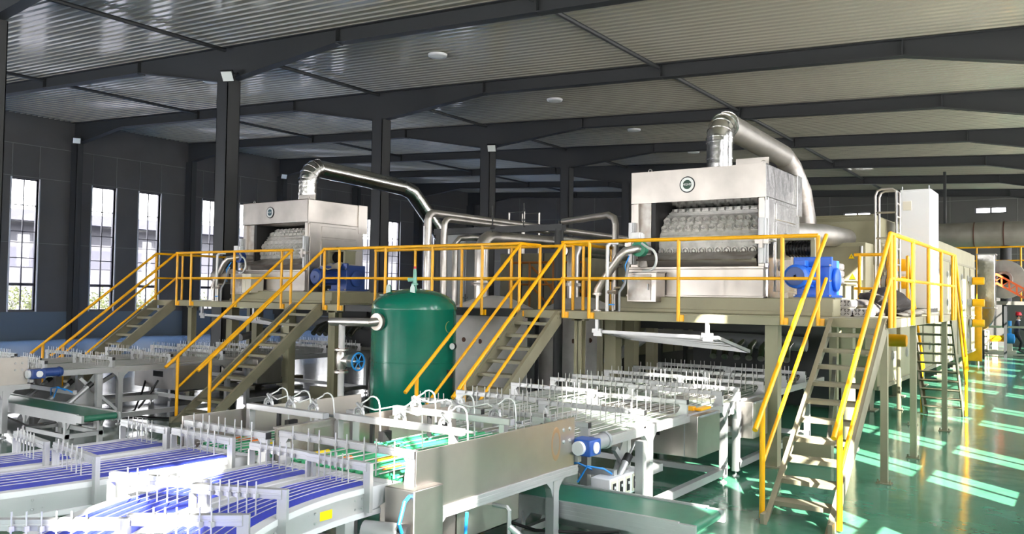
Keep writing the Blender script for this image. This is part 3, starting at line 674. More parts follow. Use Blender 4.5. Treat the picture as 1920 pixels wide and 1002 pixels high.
# pulp tanks
def pulp(x,y,r,lab):
    t=thing('pulp_tank',lab,'tank',(x,y,0),'pulp tanks')
    build('wall',M().lathe((x,y,0),[(r,.05),(r,1.85),(r+.02,1.86),(r+.02,1.92),(r,1.93)],48),CONC,t)
    build('lid',M().lathe((x,y,0),[(r,1.94),(r*.6,2.10),(.25,2.2),(0,2.22)],40),CONC,t)
    h=M()
    for i in range(5): 
        a=R(-90+(-45+i*22)); h.lathe((x+(r+.002)*math.cos(a),y+(r+.002)*math.sin(a),1.42-.02*(i%2)),[(0,-.005),(.04,-.005),(.045,.0)],10,'y')
    build('rust_spots',h,RUST,t)
    build('lid_handle',M().cyl((x-.35,y-.4,2.1),(x-.35,y-.4,2.24),.012,6).cyl((x-.41,y-.4,2.17),(x-.29,y-.4,2.17),.012,6),DARK,t)
pulp(-9.25,12.72,.85,'pale grey round pulp tank with rust spots beside the green tank')
pulp(-8.12,14.05,.80,'grey pulp tank behind the stair, beyond the one with rust spots')
# pipework behind the walkway
t=thing('pipe_run','pair of long brushed steel pipes on tall risers behind the green tank','pipe',(-10.4,12.5,ZD))
for x,y,z,r in ((-10.52,12.3,3.80,.075),(-10.36,12.6,3.70,.065)):
    build('riser',M().tube([(x,y,1.3),(x,y,z-.14)]+[(x,y+.14-.14*math.cos(R(a)),z-.14+.14*math.sin(R(a))) for a in (30,60,90)]+[(x,17.6 if r>.07 else 16.4,z+.02)],r,14),PIPE,t)
build('short_riser',M().tube([(-10.2,12.75,1.3),(-10.2,12.75,3.22),(-10.17,12.85,3.33),(-10.1,13.1,3.36),(-10.1,13.6,3.36)],.06,12),PIPE,t)
build('valve_stem',M().cyl((-9.2,12.6,3.40),(-9.2,12.6,3.9),.012,6).cyl((-9.24,12.6,3.48),(-9.16,12.6,3.48),.02,8).cyl((-9.2,12.6,3.65),(-9.2,12.6,3.72),.025,8),BLACK,t)
t=thing('overflow_pipe','wide steel pipe with a bend rising from the lid of the pale pulp tank','pipe',(-9.36,12.5,2.1))
build('riser',M().tube([(-9.36,12.5,2.15),(-9.36,12.5,3.05)]+[(-9.36,12.5+.26-.26*math.cos(R(a)),3.05+.26*math.sin(R(a))) for a in (25,50,75,90)]+[(-9.36,15.6,3.36)],.135,20),PIPE,t)
build('flange',M().lathe((-9.36,12.5,0),[(.14,2.40),(.2,2.40),(.2,2.425),(.145,2.43),(.2,2.435),(.2,2.46),(.14,2.46)],22),STEELD,t)
t=thing('overflow_pipe','second steel pipe rising from the darker pulp tank behind the yellow posts','pipe',(-8.2,13.9,2.1))
build('riser',M().tube([(-8.2,13.9,2.15),(-8.2,13.9,3.0),(-8.2,14.0,3.15),(-8.2,14.2,3.2),(-8.2,15.2,3.2)],.12,18),PIPE,t)
build('flange',M().lathe((-8.2,13.9,0),[(.12,2.42),(.18,2.42),(.18,2.48),(.12,2.48)],20),STEELD,t)
t=thing('pipe_gantry','dark grey steel gantry of one post and a long beam behind the walkway','gantry',(-7.98,13.0,0))
build('post',M().cyl((-7.98,13.0,0),(-7.98,13.0,3.45),.085,16).box(-8.12,-7.84,12.86,13.14,0,.02),DARK,t)
build('beam',M().box(-10.9,-7.88,12.93,13.07,3.42,3.54),DARK,t)
build('post',M().cyl((-10.8,13.0,0),(-10.8,13.0,3.45),.085,16),DARK,t)
build('hanger',M().cyl((-7.98,13,3.5),(-7.98,13,3.6),.03,8).cyl((-8.7,12.9,3.5),(-8.7,12.9,3.95),.012,6).cyl((-8.7,12.9,3.62),(-8.7,12.9,3.66),.025,6).cyl((-8.7,12.9,3.8),(-8.7,12.9,3.84),.025,6),BLACK,t)
build('header_pipe',M().tube([(-7.9,13.0,3.58),(-6.75,12.6,3.62),(-6.62,12.55,3.56),(-6.58,12.53,3.45),(-6.58,12.53,2.0)],.06,12).lathe((-6.58,12.53,0),[(.06,2.72),(.13,2.72),(.13,2.75),(.08,2.76),(.13,2.78),(.13,2.81),(.06,2.81)],16),PIPE,t,label='brushed steel header pipe with a dark flange')
t=thing('long_pipe','long grey pipes running back behind the green-badged machine','pipe',(-8.5,16,3.0))
for z,x,r in ((3.58,-9.0,.07),(3.38,-8.8,.055),(3.12,-8.6,.09)): build('pipe',M().cyl((x,14.2,z),(x,21,z+.02),r,12),PIPE,t)
build('support_frame',M().box(-9.2,-8.4,19.9,20,2.9,3.0).box(-9.2,-9.1,19.9,20,0,3).box(-8.5,-8.4,19.9,20,0,3),DARK,t)
build('hoop_rail',M().tube([(-13.3,19,3.35),(-13.3,19,4.52),(-12.8,19,4.52),(-12.8,19,3.35)],.025,8).tube([(-13.05,19.3,3.35),(-13.05,19.3,4.5),(-12.5,19.3,4.5),(-12.5,19.3,3.35)],.025,8),PIPE,label='thin steel guard hoops on top of the far equipment behind the pipes',cat='guard hoop')
# far oven of the left line
t=thing('drying_oven','long grey oven in the shade behind the pipes and pulp tanks','oven',(-12.2,22,0))
build('body',M().box(-13.3,-11.0,18.6,33,.5,3.35),OLIVED,t,bevel=.02)
sm=M()
for y in range(19,33,2): sm.box(-11.0,-10.985,y,y+.03,.5,3.35)
for x in (-12.6,-11.9): sm.box(x,x+.03,18.585,18.6,.5,3.35)
build('panel_seams',sm,DARK,t); build('foot',M().box(-13.2,-13.0,19,32.5,0,.5).box(-11.3,-11.1,19,32.5,0,.5),DARK,t)
t=thing('electric_cabinet','light grey electric cabinet behind the pipe risers, above the green tank','cabinet',(-11.0,14.2,ZD))
build('body',M().box(-11.75,-10.9,14.0,14.6,2.0,3.52),PLAST,t,bevel=.01); build('door',M().box(-11.72,-10.93,13.985,14.0,2.05,3.48),PLAST,t,bevel=.004); build('handle',M().box(-10.99,-10.97,13.96,13.985,2.7,2.85),BLACK,t)
build('plinth',M().box(-11.75,-10.9,14.0,14.6,0,2.0),DARK,t)
t=thing('far_railing','brown orange railing with diagonal stair rails in the shade behind the pulp tanks','railing',(-11,17.5,2.0))
build('rails',M().cyl((-12.2,17.5,3.05),(-10.0,17.5,3.05),.03,8).cyl((-12.2,17.5,2.5),(-10.0,17.5,2.5),.025,8).cyl((-11.6,17.6,2.95),(-10.1,17.6,1.6),.03,8).cyl((-10.9,17.7,2.95),(-9.4,17.7,1.6),.03,8).cyl((-11.6,17.6,2.45),(-10.3,17.6,1.3),.025,8),RAILD,t)
for x in (-12.2,-11.6,-10.9,-10.35,-10.0): build('post',M().cyl((x,17.5,1.9),(x,17.5,3.05),.03,8),RAILD,t)
# ================================================================== OVEN AT RIGHT
t=thing('drying_oven','long olive drying oven with tall panels and yellow fan motors','oven',(-4.8,24,0))
OX0,OX1=-6.4,-3.38
build('body',M().box(OX0,OX1,17.2,33.6,.5,3.86),OLIVE,t,bevel=.015)
build('front_upper_box',M().box(OX0+.3,OX1+.02,16.85,17.3,2.9,3.74),OLIVE,t,bevel=.01)
lo=build('front_lower_box',M().box(-5.6,OX1,16.2,17.2,1.2,3.29).box(-5.0,-3.43,15.6,16.2,ZD+.002,2.45),OLIVE,t,bevel=.01)
dr=M().box(-4.42,-3.47,16.17,16.2,2.58,3.22).box(-5.4,-4.46,16.17,16.2,2.58,3.22); build('door_panel',dr,OLIVED,lo,bevel=.004)
build('door_hinge',M().cyl((-4.44,16.16,2.72),(-4.44,16.16,2.86),.018,8).cyl((-4.44,16.16,3.0),(-4.44,16.16,3.14),.018,8).cyl((-3.44,16.15,2.6),(-3.44,16.15,3.22),.022,8),ALU,lo)
def triangle(x,y,z,s,par):
    a=build('warning_sign',M().prism([(x-s,z-s*.8),(x+s,z-s*.8),(x,z+s)],'y',y-.004,y),SIGNY,par)
    build('sign_symbol',M().prism([(x-s*.1,z-.45*s),(x+s*.2,z+.05*s),(x,z+.05*s),(x+s*.12,z+.5*s),(x-s*.2,z-.08*s),(x,z-.08*s)],'y',y-.007,y-.004).prism([(x-s,z-s*.8),(x+s,z-s*.8),(x+.86*s,z-.7*s),(x-.86*s,z-.7*s)],'y',y-.006,y-.004),BLACK,a)
triangle(-3.62,16.165,3.03,.055,lo); triangle(-3.60,16.165,2.66,.06,lo)
sm=M(); hd=M()
y=17.6
while y<33.4:
    sm.box(OX1,OX1+.012,y,y+.04,.5,3.4); sm.box(OX1,OX1+.02,y+.10,y+.14,.6,3.3); y+=1.6
sm.box(OX1,OX1+.02,17.2,33.6,3.36,3.42); sm.box(OX1,OX1+.025,17.2,33.6,1.72,1.76); sm.box(OX1,OX1+.03,17.2,33.6,.5,.58)
build('panel_seams',sm,OLIVED,t,smooth=False)
y=18.6
hn=None
while y<33:
    for z in (1.1,2.2,3.0):
        hd=M().box(OX1,OX1+.05,y-.03,y+.03,z-.06,z+.06).cyl((OX1+.03,y,z-.1),(OX1+.03,y,z+.1),.02,6)
        if hn is None: hn=build('latch',hd,ALU,t); h0=(y,z)
        else: copies(hn,t,[(0,y-h0[0],z-h0[1])])
    y+=1.6
for y in (18.2,21.2,24.5,28,31.5,33.2):
    build('foot',M().prism([(y-.35,.5),(y+.35,.5),(y+.18,0.02),(y-.18,.02)],'x',OX1-.42,OX1-.30).box(OX1-.5,OX1-.2,y-.22,y+.22,0,.02).box(OX0+.3,OX0+.4,y-.1,y+.1,0,.5),OLIVED,t)
f0=None
for y in (17.55,31.8):
    for z in ((2.92,2.58,1.46) if y<20 else (2.92,2.19,1.51)):
        rr=.12 if y<20 else .13
        fm=build('fan_motor',M().lathe((OX1,y,z),[(.0,.46),(rr*.92,.46),(rr,.42),(rr,.12),(rr*.6,.1),(rr*.6,.0)],20,'x'),YEL,t)
        build('motor_flange',M().lathe((OX1,y,z),[(0,.10),(rr*1.15,.10),(rr*1.15,.03),(0,.0)],20,'x'),ALU,fm)
build('roof_cap',M().box(OX0+.1,OX1-.1,17.4,33.4,3.86,3.92).box(-5.5,-3.6,22,25,3.92,4.15),OLIVE,t,bevel=.01)
t=thing('electric_cabinet','tall white electric cabinet half in sunlight, behind the long yellow railing','cabinet',(-2.83,18.5,ZD))
build('body',M().box(-3.11,-2.56,18.0,19.0,2.09,4.43),WHITE,t,bevel=.008)
build('plinth',M().box(-3.09,-2.58,18.02,18.98,ZD,2.09),BLACK,t)
build('door',M().box(-3.09,-2.58,17.985,18.0,2.14,4.39),WHITE,t,bevel=.004)
build('vent_grille',M().box(-3.06,-2.90,17.975,17.985,4.02,4.20),CREAM,t,bevel=.003); build('vent_grille',M().box(-3.06,-2.90,17.975,17.985,2.58,2.76),CREAM,t,bevel=.003)
for x in (-3.08,-2.6): build('lifting_eye',M().cyl((x,18.04,4.43),(x,18.04,4.50),.014,8),ALU,t)
build('support_bracket',M().box(-3.37,-2.55,18.0,19.0,1.93,ZD),OLIVE,t)
t=thing('access_ladder','steel access ladder with a looped handrail beside the white cabinet','ladder',(-3.15,17.0,ZD))
for y in (16.8,17.15): build('side_rail',M().tube([(-3.335,y,ZD),(-3.335,y,4.20),(-3.30,y,4.29),(-3.23,y,4.32),(-3.03,y,4.32),(-2.97,y,4.27),(-2.97,y,ZD)],.022,10),PIPE,t)
for z in (2.3,2.6,2.9,3.2,3.5,3.8,4.05): build('rung',M().cyl((-2.97,16.8,z),(-2.97,17.15,z),.018,8),PIPE,t)
build('cross_bar',M().cyl((-3.335,16.8,3.88),(-2.97,16.8,3.88),.02,8).cyl((-3.335,16.8,3.4),(-2.97,16.8,3.4),.02,8),PIPE,t)
# stacks of pulp egg trays and other goods on the platform
def tray_mb(x,y,z,nx=4,ny=5,w=.075):
    m=M(); 
    for i in range(nx):
        for j in range(ny):
            cx=x+(i+.5)*w; cy=y+(j+.5)*w
            m.lathe((cx,cy,z),[(.037,.05),(.030,.012),(.020,.0),(0,.0)],8); m.lathe((cx,cy,z),[(.034,.05),(.037,.052),(.037,.05)],8)
    m.box(x-.01,x+nx*w+.01,y-.01,y+ny*w+.01,.046+z,.052+z); return m
def bundle(x,y,n,lab,g):
    """one nested bundle of trays standing on its side, tray pattern showing at the end"""
    t=thing('tray_bundle',lab,'egg trays',(x,y,n),g)
    b=M().prism([(x+.02,n),(x+.20,n),(x+.22,n+.025),(x+.22,n+.085),(x+.20,n+.11),(x+.02,n+.11),(x,n+.085),(x,n+.025)],'y',y,y+.36)
    build('stack',b,PULP,t,bevel=.006)
    e=M()
    for i in range(2):
        cx=x+.06+.10*i
        for k in range(4): a=R(45+90*k); e.bar((cx+.012*math.cos(a),y-.003,n+.055+.012*math.sin(a)),(cx+.042*math.cos(a),y-.003,n+.055+.038*math.sin(a)),.008,.014,up=(0,1,0))
        e.box(cx-.04,cx-.01,y-.004,y,n+.086,n+.10); e.box(cx+.01,cx+.04,y-.004,y,n+.086,n+.10)
    build('end_pattern',e,SACK,t,smooth=False)
for i,(x,y,z,l) in enumerate([(-2.93,12.1,ZD,'bundle of grey egg trays on the deck against the olive machine base'),(-2.69,12.1,ZD,'bundle of grey egg trays on the deck against the dark sack'),(-2.93,12.1,ZD+.118,'bundle of grey egg trays lying on top of the lower bundles')]): bundle(x,y,z,l,'egg tray bundles by the sack')
for k,s in enumerate(('lowest','middle','topmost')): bundle(-3.66,14.5,2.50+.117*k,'bundle of grey egg trays on the small olive stand, %s of its stack'%s,'egg tray bundles by the motor')
t=thing('tray_table','small olive stand carrying the egg tray stack beside the bright blue motor','stand',(-3.55,14.7,ZD))
build('top',M().box(-3.75,-3.3,14.4,15.1,2.47,2.50),OLIVE,t)
for x in (-3.72,-3.37):
    for y in (14.45,15.05): build('leg',M().box(x,x+.04,y-.02,y+.02,ZD,2.47),OLIVE,t)
def blob(name,c,s,mt,seed,amp,lab,cat,n=20):
    rnd=random.Random(seed); m=M().ball((0,0,0),1,n); ph=[(rnd.uniform(2,6),rnd.uniform(0,6),rnd.uniform(2,6)) for _ in range(5)]
    o=[]
    for p in m.v:
        k=1+sum(math.sin(a*p[0]+b+c_*p[1]*1.3+a*p[2]) for a,b,c_ in ph)*amp/5
        z=max(-.72,p[2]); o.append((c[0]+p[0]*k*s[0],c[1]+p[1]*k*s[1],c[2]+(z*k if z>-.72 else z)*s[2]+.72*s[2]))
    m.v=o; return build(name,m,mt,label=lab,cat=cat,angle=80)
blob('sack',(-2.60,13.25,ZD),(.36,.34,.21),SACK,8,.62,'dark grey lumpy sack lying on the platform behind the handrails','sack',28)
blob('cloth_bundle',(-2.22,13.55,ZD),(.17,.42,.055),CLOTH,5,.5,'crumpled off-white cloth bundle on the platform edge beside the sack','cloth',24)
build('rope_coil',M().tube([(-2.18+.1*math.cos(R(a)),14.25+.16*math.sin(R(a)),ZD+.03+.00006*a) for a in range(0,1080,24)],.018,6),CLOTH,label='off-white rope coil under the yellow railing beside the cloth bundle',cat='rope')
# ---------------------------------------------------------------- far right corner
t=thing('square_duct','silver square duct with a curved bottom at the far end of the oven','duct',(-3.2,36,1.1))
build('shaft',M().box(-3.50,-2.93,35.6,36.3,2.0,4.0),STEELB,t,bevel=.02)
bend=[(-3.50,1.12)]+[(-3.50+.57*math.sin(R(a)),2.0-.88*math.cos(R(a))) for a in range(15,91,15)]+[(-3.50,2.0)]
build('bottom_bend',M().prism(bend,'y',35.6,36.3),STEELB,t); build('flange',M().box(-3.53,-2.90,35.57,36.33,1.98,2.02).box(-3.53,-2.90,35.57,36.33,3.98,4.02),DUCTG,t)
t=thing('centrifugal_fan','round clear-grey fan casing behind the silver square duct','fan',(-2.8,37.2,2.3))
build('casing',M().lathe((-2.75,37.0,3.1),[(0,0),(.2,-.02),(.74,0),(.74,.5),(0,.5)],32,'y'),DUCTG,t); build('inlet_ring',M().lathe((-2.75,36.97,3.1),[(.2,0),(.3,-.03),(.32,0)],24,'y'),STEELD,t)
t=thing('incline_conveyor','orange inclined truss beside the silver square duct','conveyor',(-2.5,36,2.2))
a0,a1=Vector((-3.0,36.3,3.15)),Vector((-1.55,36.3,2.25)); tr=M()
for dz in (-.17,.17): tr.bar(a0+Vector((0,0,dz)),a1+Vector((0,0,dz)),.1,.07)
for k in range(7):
    p=a0.lerp(a1,k/6); tr.bar(p+Vector((0,0,-.17)),p+Vector((0,0,.17)),.06,.06,up=(0,1,0))
    if k<6: tr.bar(p+Vector((0,0,-.17)),a0.lerp(a1,(k+1)/6)+Vector((0,0,.17)),.03,.03,up=(0,1,0))
build('truss',tr,ORNG,t); build('drive_box',M().box(-1.95,-1.65,36.15,36.35,2.2,2.6),ORNG,t,bevel=.02); build('leg',M().box(-1.7,-1.6,36.25,36.35,0,2.2),DARK,t)
t=thing('mezzanine_shelf','grey mezzanine shelf above the walking person','shelf',(-2.3,38.5,0))
build('deck',M().box(-3.6,.4,38,40.5,2.12,2.26),DUCTG,t,smooth=False)
for x in (-3.55,-2.78,-1.2,.2): build('leg',M().box(x-.05,x+.05,38.05,38.15,0,2.12),DARK,t)
build('hanger_pipe',M().cyl((-2.9,39.5,1.2),(-2.9,39.5,2.12),.10,12),DARK,t)
t=thing('guard_rail','pale horizontal guard bar at waist height in front of the walking person','railing',(-2.6,40.2,0))
build('bar',M().box(-3.9,.4,40.15,40.25,1.15,1.24).box(-3.9,.4,40.15,40.25,.03,.10),CREAM,t); 
for x in (-3.85,-1.2,.3): build('post',M().box(x-.05,x+.05,40.17,40.23,0,1.2),CREAM,t)
t=thing('main_duct','very wide dull horizontal duct under the back wall window','duct',(-2.3,40.5,4.4))
build('duct_run',M().cyl((-5.6,40.8,5.1),(.5,40.8,5.1),.53,32),DUCTB,t)
sm=M()
for x in (-4.1,-3.0,-1.9,-.8): sm.lathe((x,40.8,5.1),[(.53,-.02),(.55,-.02),(.55,.02),(.53,.02)],32,'x')
build('joint_ring',sm,RUST,t); build('drop_duct',M().cyl((-2.95,40.8,2.26),(-2.95,40.8,4.7),.21,20),DARK,t); build('hanger',M().box(-5.3,-5.2,40.7,40.9,5.6,7.9).box(-1.3,-1.2,40.7,40.9,5.6,7.8),DARK,t)
t=thing('far_railing','orange railing on the high landing behind the silver square duct','railing',(-4,39,3.5))
build('rails',M().cyl((-5.0,39.0,4.45),(.3,39,4.45),.035,8).cyl((-5.0,39,3.9),(.3,39,3.9),.03,8),YEL,t)
for x in (-4.6,-3.85,-2.3,-1.4,.1): build('post',M().cyl((x,39,2.26 if x>-3.6 else 0),(x,39,4.45),.035,8),YEL,t)
t=thing('guard_board','tall yellow guard board standing at the far end of the oven','board',(-3.4,33.9,0))
build('board',M().box(-3.62,-3.18,33.75,33.8,.12,2.3),YEL,t,bevel=.01); build('frame',M().box(-3.62,-3.55,33.8,33.86,0,2.3).box(-3.25,-3.18,33.8,33.86,0,2.3),OLIVED,t)
t=thing('pump','small sky blue pump with a yellow motor behind the walking person','pump',(-3.1,42.6,0))
build('pump_body',M().lathe((-2.95,42.6,.62),[(0,-.2),(.2,-.18),(.26,0),(.2,.18),(0,.22)],18,'x').cyl((-2.95,42.6,.6),(-2.95,42.6,1.4),.08,10),BLUEV,t); build('motor_body',M().cyl((-3.7,42.6,.6),(-3.15,42.6,.62),.14,14),YEL,t); build('base_frame',M().box(-3.75,-2.7,42.4,42.8,.0,.1).box(-3.6,-3.4,42.45,42.75,.1,.46).box(-3.05,-2.85,42.45,42.75,.1,.42),CREAM,t)
build('equipment_box',M().box(-4.25,-3.75,42.5,43.0,.05,.95).box(-4.2,-3.8,42.46,42.5,.3,.85).box(-4.2,-4.1,42.55,42.95,0,.05).box(-3.9,-3.8,42.55,42.95,0,.05),CREAM,bevel=.02,label='pale grey box standing on the floor left of the small blue pump',cat='box')
# ================================================================== UNDER THE PLATFORMS
for dx,lb in ((0,'olive support frame under the platform of the green-badged machine'),(-9.65,'olive support frame under the platform of the blue-badged machine')):
    t=thing('support_frame',lb,'frame',(-4.9+dx,12.6,0),'machine support frames')
    for x,y,w in ((-3.50,11.2,.17),(-6.30,11.95,.20),(-6.32,12.65,.18),(-6.35,13.5,.16),(-3.0,13.2,.16),(-3.4,14.0,.12)): build('column',M().box(x+dx-w/2,x+dx+w/2,y-w/2,y+w/2,0,1.88).box(x+dx-w/2-.05,x+dx+w/2+.05,y-w/2-.05,y+w/2+.05,0,.02),OLIVE,t,smooth=False)
    build('floor_beam',M().box(-3.55+dx,-2.9+dx,11.8,11.95,.05,.30).box(-6.4+dx,-6.25+dx,11.9,14,.05,.2),OLIVE,t)
    build('cross_beam',M().box(-6.4+dx,-3.3+dx,13.15,13.25,1.7,1.88).box(-6.1+dx,-3.6+dx,14.75,14.85,.4,1.9),DARK,t)
    br=M().bar((-6.3+dx,14.9,.1),(-5.0+dx,14.9,1.75),.05,.05).bar((-3.3+dx,13.3,.1),(-3.4+dx,14.2,1.75),.06,.05); build('diagonal_brace',br,STEELD,t)
    t=thing('hanging_rack','aluminium rack hung under the front edge of the platform of the %s-badged machine'%('green' if not dx else 'blue'),'rack',(-5.2+dx,11.2,1.5),'hanging racks')
    f=M()
    A=[(-6.02,11.02,1.71),(-4.21,11.02,1.69),(-4.12,12.05,1.46),(-6.05,12.05,1.57)]; A=[(x+dx,y,z) for x,y,z in A]
    for i in range(4): f.bar(A[i],A[(i+1)%4],.045,.045)
    for u in (.2,.4,.6,.8): 
        f.bar(Vector(A[0]).lerp(Vector(A[3]),u),Vector(A[1]).lerp(Vector(A[2]),u),.03,.02)
    build('frame_bars',f,ALU,t,smooth=False)
    for x in (-6.08,-4.36): build('hanger',M().box(x+dx,x+dx+.05,10.96,11.0,1.72,1.886).box(x+dx-.06,x+dx+.09,10.97,11.03,1.69,1.75).box(x+dx-.04,x+dx+.1,10.98,11.0,1.64,1.69),ALU,t)
    t=thing('vacuum_pipe','dark vacuum pipes under the %s-badged machine'%('green' if not dx else 'blue'),'pipe',(-4.8+dx,13.6,.9),'vacuum pipes')
    v=M().cyl((-6.6+dx,13.8,1.55),(-3.8+dx,13.9,1.5),.12,14).cyl((-6.95+dx,14.4,1.45),(-6.62+dx,12.4,1.15),.09,12)
    build('main_pipe',v,PLAST,t)
    for i in range(7): build('branch',M().tube([(-5.2+dx+.2*i,13.75,1.5),(-5.2+dx+.2*i,13.5,1.42),(-5.15+dx+.2*i,13.3,1.27)],.06,10),STEELB,t)
# ================================================================== CONVEYORS
def pins_for(bar_,pts,zb,zt,mt=WIRE,r=.0055):
    """upright guide pins clamped to a bar, each a sub-part"""
    if not pts: return
    x0,y0=pts[0]
    p=build('guide_pin',M().cyl((x0,y0,zb),(x0,y0,zt),r,6).box(x0-.011,x0+.011,y0-.011,y0+.011,zt-.095,zt-.07),mt,bar_)
    copies(p,bar_,[(x-x0,y-y0,0) for x,y in pts[1:]])
def cross_bar(t,x0,x1,y,z0=1.06,z1=1.11,zr=.95,n=12,pz=(.955,1.18),caps=True):
    b=M().box(x0,x1,y-.025,y+.025,z0,z1).box(x0,x1,y-.028,y-.025,z1-.012,z1-.006).box(x0,x1,y-.028,y-.025,z0+.006,z0+.012)
    bar_=build('guide_bar',b,ALU,t,smooth=False,bevel=.003)
    g=M()
    for x,s in ((x0,1),(x1,-1)):
        g.prism([(x,zr-.02),(x+s*.15,zr-.02),(x+s*.11,zr+.02),(x+s*.075,z0-.03),(x+s*.10,z0),(x,z0)],'y',y-.02,y+.02)
    build('end_bracket',g,ALU,bar_,smooth=False)
    if caps: build('end_cap',M().box(x0-.006,x0,y-.025,y+.025,z0,z1).box(x1,x1+.006,y-.025,y+.025,z0,z1),BLACK,bar_,smooth=False)
    w=(x1-x0)-.22; pts=[]
    for i in range(n):
        u=(i+.5)/n; pts.append((x0+.11+w*(u+(.012 if i%2 else -.012)),y-.035))
    pins_for(bar_,pts,pz[0],pz[1]); return pts
def rods(t,xs,y0,y1,z=.955):
    if not xs: return
    p=build('guide_rod',M().cyl((xs[0],y0,z),(xs[0],y1,z),.005,6),WIRE,t); copies(p,t,[(x-xs[0],0,0) for x in xs[1:]])
def alu_leg(m,x,y,z1,w=.08,foot=True):
    m.box(x-w/2,x+w/2,y-w/2,y+w/2,.07,z1).box(x-w/2-.003,x-w/2,y-.008,y+.008,.07,z1)
    m.prism([(y-w/2-.10,z1),(y-w/2-.03,z1-.06),(y-w/2,z1-.14),(y+w/2,z1-.14),(y+w/2+.03,z1-.06),(y+w/2+.10,z1)],'x',x-.03,x+.03)
    if foot: m.cyl((x,y,.015),(x,y,.08),.012,8).lathe((x,y,0),[(.045,0),(.045,.012),(.015,.025)],12)
    return m
def rack(dx,lab,y0,y1,bars,lane_bars,legs,grp,boxy,far=False):
    X=lambda x:x+dx; XA,XB=-6.15,-3.65
    t=thing('rack_conveyor',lab,'conveyor',(X(-4.9),(y0+y1)/2,0),grp)
    for x in (XA,XB):
        s=1 if x==XA else -1
        m=M().box(X(x),X(x+s*.05),y0,y1,.86,.95)
        for z in (.885,.925): m.box(X(x-s*.002),X(x),y0,y1,z-.005,z+.005)
        build('side_rail',m,ALU,t,smooth=False,bevel=.003)
    build('cross_members',M().box(X(XA),X(XB),y0,y0+.06,.80,.86).box(X(XA),X(XB),y1-.06,y1,.80,.86).box(X(-4.94),X(-4.86),y0,y1,.86,.90),ALU,t,smooth=False)
    for a,b in ((-6.08,-4.96),(-4.84,-3.72)):
        build('conveyor_belt',M().box(X(a),X(b),y0+.03,y1-.03,.872,.888),BELTP,t,smooth=False)
    px=[]
    for (y,st) in bars:
        p1=cross_bar(t,X(-6.15),X(-4.88),y+st); p2=cross_bar(t,X(-4.90),X(-3.65),y); px=[q[0] for q in p1],[q[0] for q in p2]
    for (a,b,y) in lane_bars: cross_bar(t,X(a),X(b),y,n=6)
    if px: rods(t,px[0]+px[1],y0+.1,y1-.15)
    for (x,y) in legs: build('leg',alu_leg(M(),X(x),y,.86),ALU,t,smooth=False)
    ys=sorted({y for _,y in legs})
    m=M()
    for x in (XA+.03,XB-.03): m.box(X(x-.04),X(x+.04),ys[0],ys[-1],.10,.18)
    for y in ys: m.box(X(XA),X(XB),y-.03,y+.03,.10,.17) if y!=ys[0] else m.box(X(XA),X(XB),y-.03,y+.03,.55,.62)
    build('floor_brace',m,ALU,t,smooth=False)
    for (a,b,c,d) in boxy:
        bx=build('drive_cover',M().box(X(a),X(b),c,d,.47,.93),STEEL,t,bevel=.006)
        build('slot',M().box(X(b-.75),X(b-.45),c-.003,c,.68,.78),BLACK,bx,smooth=False); build('cover_seam',M().box(X(b-.16),X(b-.15),c-.004,c,.47,.93).box(X(b-.02),X(b+.003),c+.05,d-.05,.905,.93),ALUG,bx,smooth=False)
    return t
BARS1=[(7.62,.15),(8.68,.22),(9.75,.1)]
LB=[(-6.12,-5.52,6.95),(-5.50,-4.92,6.62),(-4.88,-4.28,6.75),(-4.28,-3.68,6.55)]
